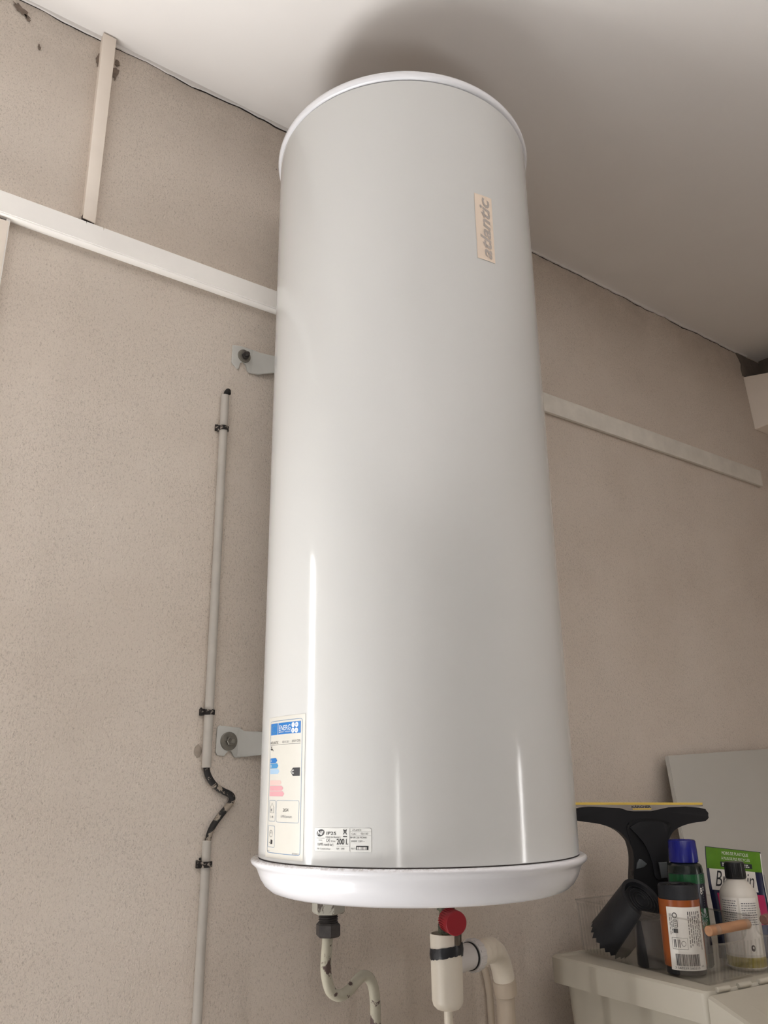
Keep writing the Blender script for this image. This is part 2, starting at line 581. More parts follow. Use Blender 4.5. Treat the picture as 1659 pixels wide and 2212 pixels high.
edge = ragged(-.89, 1.90, .016, 3, lambda x: ZC-.008-.005*nz(x, 9, 1)-.004*nz(x, 42, 2))
crack = [(x, z-max(.0, .0016+.0032*nz(x, 7, 5)+.0020*nz(x, 60, 6))) for x, z in edge]
struct('trim_1', strip(edge, [(x, ZC) for x, z in edge], -.005, .0), 'ceiling')
struct('trim_2', strip(crack, [(x, z+.0012) for x, z in edge], -.0012, .0), 'dark')

# ------------------------------------------------------------------ trunkings on the wall
t = thing('cable_trunking', 'wide white plastic cable trunking running along the wall left of the water heater', 'trunking', (-.45, 0, 2.49), group='cable trunkings on the wall')
# lid with two small slits cut in its upper edge
top = [(-.885, 2.5385), (-.5845, 2.5385), (-.584, 2.530), (-.583, 2.5385), (-.5505, 2.5385), (-.550, 2.5315), (-.5485, 2.5385), (.02, 2.5385)]
lid = top[::-1]+[(-.885, 2.4945), (.02, 2.4945)]
obj('lid', prism([(x, z) for x, z in lid], .003, frame((0, -.027, 0), (1, 0, 0), (0, 0, 1))), 'trunk', t)
obj('base', box(-.885, -.027, 2.4975, .02, 0, 2.5375, bev=.001), 'trunk', t)
obj('lid_edge', box(-.885, -.0285, 2.4915, .02, -.012, 2.4955, bev=.0008), 'trunk', t)

t = thing('cable_trunking', 'thin white flat trunking running along the wall right of the water heater', 'trunking', (1.0, 0, 2.48), group='cable trunkings on the wall')
obj('lid', box(.30, -.014, 2.4815, 1.842, -.003, 2.5405, bev=.0012), 'trunk_grey', t)
obj('base', box(.30, -.004, 2.484, 1.842, 0, 2.538), 'trunk_grey', t)

t = thing('cable_trunking', 'narrow cream trunking standing upright between wide trunking and ceiling', 'trunking', (-.578, 0, 2.56), group='cable trunkings on the wall')
sh = frame((0, -.020, 0), (1, 0, 0), (0, 0, 1))
obj('lid', prism([(-.5893, 2.5520), (-.5645, 2.5490), (-.5650, 3.028), (-.5935, 3.028)], .003, frame((0, -.0172, 0), (1, 0, 0), (0, 0, 1)), bev=.0008), 'trunk_cream', t)
obj('base', prism([(-.5885, 2.5675), (-.5653, 2.5655), (-.5658, 3.0275), (-.5927, 3.0275)], .0174, frame((0, 0, 0), (1, 0, 0), (0, 0, 1))), 'trunk_cream', t)
obj('open_end', box(-.5875, -.016, 2.540, -.5660, -.0005, 2.5672), 'dark', t, label='dark open end of the trunking')

t = thing('cable_trunking', 'narrow white trunking with dark open end hanging below the wide trunking at the left edge', 'trunking', (-.74, 0, 1.6), group='cable trunkings on the wall')
obj('lid', box(-.757, -.023, .0, -.7195, -.019, 2.4835, bev=.001), 'trunk_cream', t)
obj('base', box(-.755, -.019, .0, -.7170, 0, 2.4835), 'trunk', t)
obj('side_wall', box(-.7235, -.019, 2.4835, -.7170, 0, 2.4975), 'trunk', t)
obj('open_end', box(-.7545, -.009, 2.4835, -.7235, 0, 2.4975), 'dark', t, label='dark open end of the trunking')

# grime stains on the wall, thin crusts with ragged outlines


def stain(name, cx, cz, rx, rz, seed, tilt=0.0, y=-.0012):
    random.seed(seed); n = 22; p = []
    for k in range(n):
        a = 2*PI*k/n; r = random.uniform(.55, 1.1)
        x = rx*r*math.cos(a); z = rz*r*math.sin(a)
        p.append((cx+x*math.cos(tilt)-z*math.sin(tilt), cz+x*math.sin(tilt)+z*math.cos(tilt)))
    return prism(p, .001, frame((0, y, 0), (1, 0, 0), (0, 0, 1)))


wall = bpy.data.objects['wall_back']
for k, (x, z, rx, rz, tl) in enumerate([(-.7540, 3.0010, .022, .009, -.6), (-.7410, 2.9880, .010, .004, -.8), (-.7110, 2.9300, .0035, .008, .2), (-.5925, 2.9700, .006, .020, 0), (-.5560, 2.9560, .010, .022, 0), (-.5530, 2.9850, .006, .012, 0)]):
    obj('dirt_stain', stain('dirt_stain', x, z, rx, rz, k+40, tl), 'grime', wall)
bm = bmesh.new(); random.seed(31)
bmesh.ops.create_icosphere(bm, subdivisions=2, radius=1, matrix=Matrix.Translation((-.2735, 0, 1.5370)) @ Matrix.Diagonal((.007, .004, .012, 1)))
for v_ in bm.verts: v_.co += Vector((random.uniform(-.001, .001), random.uniform(-.001, .001), random.uniform(-.001, .001)))
obj('plaster_lump', bm, 'grime_pale', wall)

# ------------------------------------------------------------------ water heater
AX = Vector((0, -.2989, 0)); R = .265
heater = thing('water_heater', 'tall white cylindrical electric water heater hung on the wall', 'water heater', (0, -.2989, 1.305))
AZ = Matrix.Translation(AX)
obj('jacket', lathe([(.255, 1.3660), (.2640, 1.3660), (R, 1.3672), (R, 2.7396), (.2640, 2.7405), (.255, 2.7405)], 224, AZ), 'jacket', heater, sharp=15)
obj('top_cap', lathe([(.255, 2.7405), (.2618, 2.7425), (.2660, 2.7428), (.2692, 2.7445), (.2708, 2.7490), (.2700, 2.7550), (.2672, 2.7605), (.2615, 2.7665), (.250, 2.7700)], 224, AZ), 'cap', heater, sharp=60)
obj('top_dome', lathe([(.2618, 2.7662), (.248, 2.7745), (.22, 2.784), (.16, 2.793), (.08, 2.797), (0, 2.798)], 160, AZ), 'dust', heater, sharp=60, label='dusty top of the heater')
obj('bottom_cap', lathe([(.255, 1.3662), (.2635, 1.3655), (.2650, 1.3640), (.2725, 1.3652), (.2758, 1.3632), (.2766, 1.3600), (.2750, 1.3565), (.2705, 1.3530), (.2668, 1.3490),
                         (.2640, 1.3420), (.2600, 1.3330), (.2535, 1.3235), (.2440, 1.3158), (.232, 1.3118), (.215, 1.3092), (.15, 1.3070), (0, 1.3055)], 224, AZ), 'dustcap', heater, sharp=75)
obj('seam_joint', lathe([(.2636, 1.3648), (.2645, 1.3648), (.2645, 1.3662), (.2636, 1.3662)], 160, AZ), 'dark', heater)


def on_tank(lift):
    def f(th, z):
        a = rad(th); r = R+lift
        return Vector((r*math.sin(a), AX.y-r*math.cos(a), z))
    return f


T0, T1, T2 = on_tank(.0004), on_tank(.0006), on_tank(.0008)


def pr(parent, m, me, name='printing'):
    if isinstance(me, bmesh.types.BMesh): return obj(name, me, m, parent, flat=True)
    return obj(name, me, m, parent, flat=True)


# energy label
lab = obj('energy_label', grid_rect((-100.7, 1.3714, -76.7, 1.5793), T0, 24, 4), 'e_sheet', heater, label='long energy label with blue header and coloured arrows')
pr(lab, 'e_line', frame_uv((-98.95, 1.3782, -78.05, 1.5733), .18, .0008, T1, 1.0, .0045))
bm = grid_rect((-98.4, 1.5518, -92.75, 1.5695), T1, 8, 1); grid_rect((-92.3, 1.5518, -78.85, 1.5693), T1, 18, 1, bm)
pr(lab, 'e_blue', bm)
bm = bmesh.new()
for k in range(12): disc_uv(-95.35+1.55*math.sin(2*PI*k/12), 1.5605+.0056*math.cos(2*PI*k/12), .17, .0007, T2, 8, bm)
pr(lab, 'star', bm)
pr(lab, 'white', text_me('ENERG', (-91.5, 1.5574, -84.3, 1.5655), T2))
pr(lab, 'white', text_me('\u0435\u043d\u0435\u0440\u0433\u0438\u044f \u00b7 \u03b5\u03bd\u03b5\u03c1\u03b3\u03b5\u03b9\u03b1', (-91.6, 1.5538, -84.2, 1.5562), T2))
bm = bmesh.new()
T3 = on_tank(.0010)
for (a, b, txt) in ((-82.85, 1.5645, 'Y'), (-80.95, 1.5645, 'IJA'), (-82.9, 1.5562, 'IE'), (-81.05, 1.5560, 'IA')):
    disc_uv(a, b, .86, .0037, T2, 18, bm)
    wd = {1: .22, 2: .34, 3: .52}[len(txt)]
    pr(lab, 'e_blue', text_me(txt, (a-wd, b-.0015, a+wd, b+.0015), T3))
pr(lab, 'white', bm)
pr(lab, 'ink', text_me('ATLANTIC', (-98.4, 1.5380, -91.9, 1.5420), T1))
pr(lab, 'inkg', text_me('021120', (-89.1, 1.5382, -85.3, 1.5416), T1))
pr(lab, 'ink', text_me('(021120)', (-83.3, 1.5380, -79.0, 1.5420), T1))
pr(lab, 'inkg', grid_rect((-98.4, 1.5361, -78.9, 1.5366), T1, 24, 1))
pr(lab, 'ink', polys([rect((-98.1, 1.5335, -96.9, 1.5345)), rect((-97.7, 1.5310, -97.3, 1.5336)),
                      [(-98.3, 1.5302), (-97.5, 1.5318), (-96.5, 1.5308), (-96.3, 1.5292), (-97.4, 1.5284)],
                      [(-96.6, 1.5296), (-95.9, 1.5272), (-95.6, 1.5276), (-96.2, 1.5300)]], T1, 2))


def arrow(x0, z0, x1, z1, bm=None):
    bm = grid_rect((x0, z0, x1-1.0, z1), T1, 8, 1, bm)
    return polys([[(x1-1.0, z0), (x1, (z0+z1)/2), (x1-1.0, z1)]], T1, 1, bm)


pr(lab, 'e_blue', arrow(-98.2, 1.5092, -92.46, 1.5165))
pr(lab, 'e_blue2', arrow(-98.2, 1.5012, -91.48, 1.5085))
pr(lab, 'e_blue3', arrow(-98.2, 1.4928, -90.60, 1.5001))
pr(lab, 'e_pink1', arrow(-98.1, 1.4763, -88.98, 1.4834))
pr(lab, 'e_pink2', arrow(-98.1, 1.4599, -87.05, 1.4671, arrow(-98.1, 1.4680, -87.82, 1.4752)))
pr(lab, 'white', text_me('A', (-97.6, 1.5108, -96.9, 1.5148), T2))
pr(lab, 'white', text_me('B', (-97.6, 1.5028, -96.9, 1.5068), T2))
pr(lab, 'ink', polys([[(-83.7, 1.4953), (-82.5, 1.4893), (-82.5, 1.5012)]], T1, 1, grid_rect((-82.5, 1.4893, -78.91, 1.5012), T1, 6, 1)))
pr(lab, 'white', text_me('C', (-83.1, 1.4925, -81.9, 1.4983), T2, bold=.02))
bm = frame_uv((-98.06, 1.4234, -92.87, 1.4541), .12, .0004, T1, .6, .0022)
frame_uv((-92.11, 1.4226, -78.94, 1.4542), .12, .0004, T1, .7, .003, bm)
frame_uv((-98.45, 1.3863, -92.84, 1.4171), .12, .0004, T1, .6, .0022, bm)
pr(lab, 'e_line', bm)
bm = polys([[(-97.1, 1.4355), (-96.8, 1.4355), (-96.8, 1.4440), (-97.1, 1.4440)], [(-94.3, 1.4355), (-94.04, 1.4355), (-94.04, 1.4440), (-94.3, 1.4440)],
            [(-97.1, 1.4355), (-94.04, 1.4355), (-94.04, 1.4359), (-97.1, 1.4359)],
            [(-97.1, 1.4440), (-96.8, 1.4440), (-95.55, 1.4496), (-95.55, 1.4503)], [(-94.04, 1.4440), (-95.55, 1.4503), (-95.55, 1.4496), (-94.3, 1.4440)],
            [(-96.4, 1.4390), (-95.5, 1.4372), (-95.5, 1.4425), (-96.4, 1.4407)]], T1, 1)
pr(lab, 'inkg', bm)
pr(lab, 'inkg', text_me('15 dB', (-97.0, 1.4284, -94.4, 1.4316), T1))
pr(lab, 'ink', text_me('2654', (-87.75, 1.4381, -84.5, 1.4429), T1))
pr(lab, 'inkg', text_me('kWh/annum', (-88.9, 1.4293, -82.5, 1.4333), T1))
bm = ring_uv(-95.85, 1.4058, 1.35, .0052, .14, T1)
polys([[(-95.9, 1.4056), (-95.6, 1.4056), (-95.6, 1.4092), (-95.9, 1.4092)], [(-96.6, 1.4068), (-95.8, 1.4056), (-95.8, 1.4062), (-96.5, 1.4074)]], T1, 1, bm)
pr(lab, 'inkg', bm)
pr(lab, 'ink', polys([[(-96.1, 1.3905), (-94.6, 1.3910), (-94.4, 1.3965), (-95.9, 1.3975)], [(-97.3, 1.3925), (-96.7, 1.3915), (-96.6, 1.3925), (-97.1, 1.3940)]], T1, 1))
pr(lab, 'inkg', text_me('811', (-98.4, 1.3798, -96.8, 1.3815), T1))
pr(lab, 'inkg', text_me('812/2013', (-82.0, 1.3790, -78.9, 1.3814), T1))


# rating plate
def rounded(a, ru, rv, n=4):
    o = []
    for cx, cy, st in ((a[2]-ru, a[3]-rv, 0), (a[0]+ru, a[3]-rv, 90), (a[0]+ru, a[1]+rv, 180), (a[2]-ru, a[1]+rv, 270)):
        for k in range(n+1):
            q = rad(st+90*k/n); o.append((cx+ru*math.cos(q), cy+rv*math.sin(q)))
    return o


def columns(a, ru, rv, mapper, n=20):
    """round cornered sheet built of narrow columns, so it bends with the jacket"""
    bm = bmesh.new(); prev = None
    us = [a[0]+(a[2]-a[0])*k/n for k in range(n+1)]+[a[0]+ru*s for s in (.15, .4, .7)]+[a[2]-ru*s for s in (.15, .4, .7)]
    for u in sorted(us):
        d = min(u-a[0], a[2]-u)
        c = rv*(1-math.sqrt(max(0, 1-((ru-d)/ru)**2))) if d < ru else 0
        cur = (bm.verts.new(mapper(u, a[1]+c)), bm.verts.new(mapper(u, a[3]-c)))
        if prev: bm.faces.new((prev[0], cur[0], cur[1], prev[1]))
        prev = cur
    return bm


pl = obj('rating_plate', columns((-71.84, 1.3862, -51.95, 1.4173), .55, .0025, T0), 'plate', heater, label='small white rating plate with black print')
bm = disc_uv(-69.5, 1.4104, 1.45, .0048, T1, 28, None, .22); pr(pl, 'ink', bm)
pr(pl, 'white', text_me('NF', (-70.6, 1.4076, -68.3, 1.4130), T2, .1, .02))
P = lambda s, a, m='ink', **k: pr(pl, m, text_me(s, a, T2, **k))
P('IP25', (-67.2, 1.4081, -63.7, 1.4123))
P('MADE IN FRANCE', (-67.5, 1.4039, -62.1, 1.4060))
P('C', (-67.3, 1.3986, -66.7, 1.4028)); P('\u20ac', (-66.55, 1.3986, -65.9, 1.4028)); P('50 Hz', (-65.6, 1.3987, -63.9, 1.4008))
P('200 l.', (-63.5, 1.3955, -59.6, 1.4031), bold=.01)
P('0.6MPa max(6 bar)', (-70.6, 1.3924, -64.7, 1.3970)); P('No Constructeur', (-70.7, 1.3884, -65.7, 1.3905)); P('NF : 344', (-63.5, 1.3889, -60.8, 1.3912))
P('NF081', (-70.2, 1.3997, -68.9, 1.4013), 'inkg')
P('ATLANTIC', (-58.1, 1.4138, -55.1, 1.4159)); P('Code :', (-58.4, 1.4089, -56.7, 1.4110)); P('021120', (-55.3, 1.4091, -53.0, 1.4113))
P('96 VM 200 MONO', (-58.8, 1.4039, -53.4, 1.4062)); P('2200W  230V ~', (-58.6, 1.3992, -54.1, 1.4014)); P('No 0', (-58.5, 1.3894, -57.0, 1.3918))
for a in ((-59.0, 1.3868, -58.88, 1.4171), (-58.88, 1.4125, -52.0, 1.4127), (-58.87, 1.4074, -52.0, 1.4076), (-63.4, 1.3929, -58.96, 1.3931), (-71.1, 1.4033, -67.9, 1.4037)):
    pr(pl, 'inkg', grid_rect(a, T1, 8, 1), 'rule_line')
pr(pl, 'ink', grid_rect((-56.84, 1.3890, -52.89, 1.3943), T1, 6, 1))
pr(pl, 'ink', polys([rect((-61.28, 1.4055, -59.92, 1.4069)),
                     [(-61.3, 1.4155), (-61.1, 1.4158), (-59.9, 1.4092), (-60.1, 1.4089)], [(-59.9, 1.4155), (-60.1, 1.4158), (-61.3, 1.4092), (-61.1, 1.4089)],
                     [(-61.2, 1.4150), (-60.0, 1.4150), (-60.05, 1.4142), (-61.15, 1.4142)], [(-61.1, 1.4145), (-60.95, 1.4145), (-60.8, 1.4095), (-60.95, 1.4095)], [(-60.25, 1.4145), (-60.1, 1.4145), (-60.25, 1.4095), (-60.4, 1.4095)]], T1, 3))
bm = bmesh.new(); random.seed(5); a = -56.5
while a < -53.3:
    w = random.choice((.08, .12, .2)); polys([rect((a, 1.3895, a+w, 1.3928))], T2, 1, bm); a += w+random.choice((.08, .13))
pr(pl, 'white', bm)

# brand sticker, a slanted cream parallelogram with upright running letters
def on_logo(a, b):            # a along the writing (0 bottom .. 1 top), b across it
    th = -8.4+8.72*(1-b) if False else -8.35+8.72*b
    z0 = 2.3664+(2.3680-2.3664)*b; z1 = 2.5060+(2.5092-2.5060)*b
    return th, z0+(z1-z0)*a


def ML(lift):
    T = on_tank(lift)
    return lambda a, b: T(*on_logo(a, b))


lg = obj('brand_sticker', grid_rect((0, 0, 1, 1), ML(.0006), 2, 12), 'logo', heater, label='cream sticker with grey lettering')
M2 = ML(.0010)
pr(lg, 'logo_ink', text_me('atlantic', (.035, .83, .965, .22), M2, .30, .022))

# wall brackets with their washers and bolts
def bracket(plate, arm, wc, wr, dark):
    b = obj('mounting_bracket', prism(plate, .004, frame((0, -.0005, 0), (1, 0, 0), (0, 0, 1)), bev=.0010), 'bracket', heater)
    bm = bmesh.new()                       # the arm leaves the wall and runs to the back of the jacket
    V = []
    for (x, zl, zh, y) in arm:
        V.append([bm.verts.new((x, y, zl)), bm.verts.new((x, y, zh)), bm.verts.new((x, y+.004, zh)), bm.verts.new((x, y+.004, zl))])
    for p, q in zip(V, V[1:]):
        for i in range(4): bm.faces.new((p[i], p[(i+1) % 4], q[(i+1) % 4], q[i]))
    bm.faces.new(V[0]); bm.faces.new(V[-1][::-1])
    bmesh.ops.bevel(bm, geom=[e for e in bm.edges if not e.is_boundary and abs((e.verts[0].co-e.verts[1].co).z) < .02 and abs((e.verts[0].co-e.verts[1].co).x) > .005], offset=.0012, segments=2, affect='EDGES')
    obj('arm', bm, 'bracket', b)
    x, z = wc
    obj('washer', lathe([(0, 0), (wr, 0), (wr, .0022), (wr-.001, .003), (wr*.55, .0034), (0, .0034)], 32, along((x, -.0044, z), (x, -.02, z))[0]), 'zinc', b)
    n = along((x+.001, -.0074, z), (x+.001, -.03, z-.001))[0]
    bm = lathe([(0, 0), (.0085, 0), (.0085, .006), (.0075, .007), (0, .007)], 6, n)
    lathe([(0, .006), (.0048, .006), (.0046, .015), (.004, .016), (0, .016)], 16, n, bm)
    obj('bolt', bm, 'zinc' if not dark else 'iron', b)
    return b


bracket([(-.2470, 2.3850), (-.2475, 2.3435), (-.2440, 2.3400), (-.2335, 2.3310), (-.2300, 2.3330), (-.2290, 2.3470), (-.2200, 2.3530), (-.2130, 2.3470), (-.2110, 2.3350), (-.2060, 2.3300), (-.1950, 2.3300),
         (-.1950, 2.3870), (-.2030, 2.3870), (-.2250, 2.3885)],
        [(-.200, 2.3300, 2.3880, -.0050), (-.185, 2.3310, 2.3860, -.0060), (-.150, 2.3420, 2.3830, -.016), (-.075, 2.3460, 2.3850, -.040)], (-.2195, 2.3655), .0150, True)
bracket([(-.2385, 1.5800), (-.2395, 1.5360), (-.2360, 1.5300), (-.2220, 1.5285), (-.2190, 1.5330), (-.2150, 1.5390), (-.2080, 1.5390), (-.2040, 1.5300), (-.1990, 1.5260), (-.1900, 1.5265), (-.1850, 1.5285),
         (-.1850, 1.5760), (-.1930, 1.5810), (-.2350, 1.5835)],
        [(-.196, 1.5275, 1.5780, -.0050), (-.180, 1.5275, 1.5745, -.0060), (-.150, 1.5310, 1.5740, -.014), (-.075, 1.5330, 1.5760, -.040)], (-.2145, 1.5555), .0170, False)

# ------------------------------------------------------------------ conduit and cable on the wall
cd = thing('electric_conduit', 'grey painted electric conduit with a bare black cable loop left of the heater', 'conduit', (-.255, 0, 1.4))
obj('conduit_pipe', cyl((-.2605, -.0085, 2.258), (-.2585, -.0085, 1.508), .0085, seg=20, bev=.0008), 'conduit', cd)
obj('conduit_pipe', cyl((-.2485, -.0060, 1.384), (-.2560, -.0060, .0), .0080, .0095, seg=20, bev=.0008), 'conduit', cd)
obj('cable', tube(smooth_path([(-.2585, -.008, 1.520), (-.2560, -.008, 1.500), (-.2440, -.008, 1.481), (-.2270, -.008, 1.4690), (-.2090, -.008, 1.4610), (-.2035, -.008, 1.4540), (-.2080, -.008, 1.4440),
                               (-.2230, -.008, 1.4280), (-.2390, -.008, 1.4080), (-.2470, -.008, 1.388), (-.2485, -.008, 1.372)]), .0058, 12), 'cable', cd, label='black bare cable loop with paint remains')
obj('cable_stub', tube(smooth_path([(-.2600, -.0085, 2.250), (-.2585, -.009, 2.2640), (-.2530, -.006, 2.2720), (-.2470, .004, 2.2700)]), .0050, 12), 'black', cd, label='black cable end entering the wall')


def clip(x, z, seed):
    random.seed(seed)
    bm = lathe([(.0092, -.005), (.0108, -.0045), (.0108, .0045), (.0092, .005)], 20, Matrix.Translation((x, -.0085, z)))
    box(x-.0165, -.008, z-.006, x-.008, 0, z+.006, bm, .001)
    for k in range(5):
        a = random.uniform(-.016, .012); b = random.uniform(-.009, .009)
        bmesh.ops.create_icosphere(bm, subdivisions=1, radius=random.uniform(.0018, .0032), matrix=Matrix.Translation((x+a, -.003, z+b)))
    obj('clip', bm, 'clip', cd)


clip(-.2602, 2.1815, 1); clip(-.2588, 1.6065, 2); clip(-.2490, 1.3445, 3)

# ------------------------------------------------------------------ water connections under the heater
NX = -.1135
ip = thing('water_pipe', 'bent water pipe with peeling paint and dark hex nut under the heater', 'pipe', (NX, -.2, 1.28))
HEX = lambda r, z0, z1, b=.002: [(0, z0), (r-b, z0), (r, z0+b), (r, z1-b), (r-b, z1), (0, z1)]
obj('union_nut', lathe(HEX(.0275, 1.2735, 1.309, .003), 6, Matrix.Translation((NX, -.2, 0)) @ Matrix.Rotation(rad(18), 4, 'Z')), 'steel', ip, sharp=20)
th = [(0, 1.2525)]
for k in range(6): th += [(.0145, 1.2525+.0036*k), (.0165, 1.2540+.0036*k)]
obj('threaded_fitting', lathe(th+[(.0160, 1.2750), (0, 1.2750)], 28, Matrix.Translation((NX, -.2, 0))), 'iron', ip)
obj('compression_nut', lathe(HEX(.0208, 1.2385, 1.2600, .003), 6, Matrix.Translation((NX, -.2, 0)) @ Matrix.Rotation(rad(10), 4, 'Z')), 'iron', ip, sharp=20)
obj('pipe', tube(smooth_path([(-.1140, -.2, 1.245), (-.1155, -.2, 1.225), (-.1172, -.2, 1.205), (-.1165, -.2, 1.183), (-.1085, -.2, 1.160), (-.0925, -.2, 1.1505), (-.0750, -.2, 1.1540), (-.0580, -.2, 1.1660),
                              (-.0450, -.2, 1.1730), (-.0330, -.2, 1.1690), (-.0245, -.2, 1.1560), (-.0205, -.2, 1.134), (-.0195, -.2, 1.100), (-.0190, -.2, .95), (-.0190, -.2, .60), (-.0190, -.2, .0)]), .0088, 18), 'pipe', ip)

sv = thing('safety_valve', 'brass safety valve with a red round knob under the heater', 'valve', (.138, -.2, 1.22))
VX = .1385
obj('valve_body', lathe([(0, 1.309), (.013, 1.309), (.013, 1.276), (.0165, 1.274), (.0165, 1.258), (.0125, 1.255), (.0125, 1.236), (.0150, 1.233), (.0150, 1.219), (.009, 1.217), (.009, 1.200), (0, 1.200)], 24, Matrix.Translation((VX, -.2, 0))), 'brass', sv)
kp, kq = Vector((.1310, -.212, 1.2440)), Vector((.1205, -.250, 1.2415))
obj('valve_stem', cyl((VX, -.2, 1.2455), kp, .009, seg=16), 'brass', sv)
m, L = along(kp, kq)
kn = obj('knob', lathe([(0, 0), (.0165, 0), (.0182, .003), (.0205, L-.004), (.0200, L-.001), (.0188, L), (0, L)], 40, m), 'red', sv, label='red round plastic knob')
bm = bmesh.new()
for k in range(30):
    a = 2*PI*k/30
    q = m @ Matrix.Rotation(a, 4, 'Z')
    s = bmesh.ops.create_cube(bm, size=1)['verts']
    bmesh.ops.scale(bm, vec=(.0016, .0016, L*.7), verts=s); bmesh.ops.transform(bm, matrix=q @ Matrix.Translation((.0196, 0, L*.5)), verts=s)
o = obj('grip_ridges', bm, 'red', kn)

# cold supply behind the cup
o = obj('cold_water_pipe', tube([(.1700, -.1600, 1.150), (.1700, -.1600, .0)], .0080, 16), 'pvc'); tag(o, 'thin pale pipe end showing below the white drain cup', 'pipe')

# drain cup, outlet and elbow
sp = thing('drain_trap', 'white plastic drain cup wrapped in black tape with side outlet and elbow pipe', 'drain', (.1365, -.2, 1.1))
CX = .1365; CA = Matrix.Translation((CX, -.2, 0)); r0 = .0283
# cup wall with the slot sawn into its rim (open arc on the right front side)
obj('cup', lathe([(0, 1.0965), (.012, 1.097), (.0200, 1.0995), (.0255, 1.1050), (.0278, 1.1130), (r0, 1.185), (r0, 1.1975), (r0-.0022, 1.1975), (r0-.0022, 1.12), (0, 1.115)], 48, CA), 'pvc', sp)
obj('cup_rim', lathe([(r0-.0022, 1.1965), (r0, 1.1965), (r0+.0002, 1.2190), (r0-.0022, 1.2190), (r0-.0022, 1.1965)], 40, CA, None, -36, 262), 'pvc', sp)
random.seed(11)
bm = bmesh.new(); n = 60; lo = []; hi = []
for k in range(n+1):
    a = rad(360*k/n); z0 = 1.1815-.005*math.sin(a-.6)+random.uniform(-.0008, .0008); z1 = 1.1985-.004*math.sin(a-.6)+random.uniform(-.0006, .0006)
    if 50 <= k <= 53: z0 -= .004; z1 += .003
    rr_ = r0+.0012+.0006*math.sin(7*a)
    lo.append(((CX+rr_*math.cos(a), -.2+rr_*math.sin(a), z0))); hi.append((CX+rr_*math.cos(a), -.2+rr_*math.sin(a), z1))
va = [bm.verts.new(p) for p in lo[:-1]]; vm = [bm.verts.new(((a[0]+b[0])/2+.0012*(a[0]-CX)/r0, (a[1]+b[1])/2+.0012*(a[1]+.2)/r0, (a[2]+b[2])/2)) for a, b in zip(lo[:-1], hi[:-1])]; vb = [bm.verts.new(p) for p in hi[:-1]]
for A_, B_ in ((va, vm), (vm, vb)):
    for k in range(n): bm.faces.new((A_[k], A_[(k+1) % n], B_[(k+1) % n], B_[k]))
obj('tape', bm, 'tape', sp, label='black tape wound round the cup')
od = Vector((.985, .17, .0)).normalized(); oc = Vector((CX, -.2, 1.1730))
seq = lambda a, b: (oc+od*a, oc+od*b)
obj('outlet_socket', lathe([(0, 0), (.0235, 0), (.0235, .036), (.0225, .038), (.0225, .061), (0, .061)], 40, along(*seq(.004, .065))[0]), 'pvc_w', sp)
obj('seal_ring', cyl(*seq(.063, .067), .0238, seg=40), 'black', sp, label='black rubber ring at the outlet')
bm = lathe([(0, 0), (.0262, 0), (.0272, .002), (.0272, .017), (.0255, .019), (0, .019)], 40, along(*seq(.0665, .0855))[0])
for k in range(16):
    s = bmesh.ops.create_cube(bm, size=1)['verts']; bmesh.ops.scale(bm, vec=(.002, .004, .014), verts=s)
    bmesh.ops.transform(bm, matrix=along(*seq(.0665, .0855))[0] @ Matrix.Rotation(2*PI*k/16, 4, 'Z') @ Matrix.Translation((.0272, 0, .0095)), verts=s)
obj('coupling_nut', bm, 'pvc_w', sp)
e0 = oc+od*.084
path = smooth_path([e0, e0+od*.018, (.262, -.170, 1.1730), (.296, -.148, 1.1660), (.330, -.124, 1.1500), (.355, -.108, 1.1240), (.367, -.102, 1.0900)], 6)
obj('elbow', tube(path, lambda q: .0222+.0010*math.cos(2*PI*q*7) if q < .45 else .0212, 28), 'pvc', sp)
e1 = path[-1]
obj('pipe_collar', cyl(e1+Vector((-.003, -.001, .012)), e1+Vector((.004, .002, -.018)), .0235, .0225, seg=32, bev=.002), 'wallpipe', sp)
pp = e1+Vector((.003, .004, -.018))
obj('drain_pipe', tube([pp, pp+Vector((.004, .004, -.08)), Vector((pp.x+.004, pp.y+.004, 0))], .0185, 28), 'wallpipe', sp)

o = obj('painted_pipe', tube(smooth_path([(.3960, .004, 1.112), (.3985, -.006, 1.104), (.4040, -.008, 1.085), (.4090, -.008, 1.055), (.4110, -.008, 1.02), (.412, -.008, .90), (.412, -.008, .45), (.412, -.008, .0)]), .0072, 12), 'wallpipe')
tag(o, 'thin wall-coloured painted pipe beside the drain pipe', 'pipe')

# ------------------------------------------------------------------ corner beam at the right
bb = thing('corner_beam', 'cream boxed beam end under the ceiling in the right corner', 'beam', (1.9, -.05, 2.72))
u = Vector((.50, -.865, 0)); A = Vector((1.8537, 0, 2.930)); B = Vector((1.8741, 0, 2.717))
bm = bmesh.new()
P_ = [A, A+Vector((.085, -.145, .0)), B+Vector((.085, -.145, .045)), B]
f1 = [bm.verts.new(p) for p in P_]; f2 = [bm.verts.new(Vector((1.984, p.y if p.y < -.01 else 0, p.z))) for p in P_]
bm.faces.new(f1); bm.faces.new(f2[::-1])
for i in range(4): bm.faces.new((f1[i], f2[i], f2[(i+1) % 4], f1[(i+1) % 4]))
bmesh.ops.bevel(bm, geom=list(bm.edges), offset=.002, segments=1, affect='EDGES')
obj('beam_box', bm, 'trunk_cream', bb)
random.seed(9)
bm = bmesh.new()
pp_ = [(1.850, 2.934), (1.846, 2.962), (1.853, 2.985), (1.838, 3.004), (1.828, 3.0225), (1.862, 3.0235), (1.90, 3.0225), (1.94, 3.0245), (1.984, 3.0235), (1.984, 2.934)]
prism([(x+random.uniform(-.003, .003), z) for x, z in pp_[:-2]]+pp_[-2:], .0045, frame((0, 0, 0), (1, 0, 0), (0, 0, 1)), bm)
box(1.978, -.30, 2.934, 1.985, -.0045, 3.0315, bm)
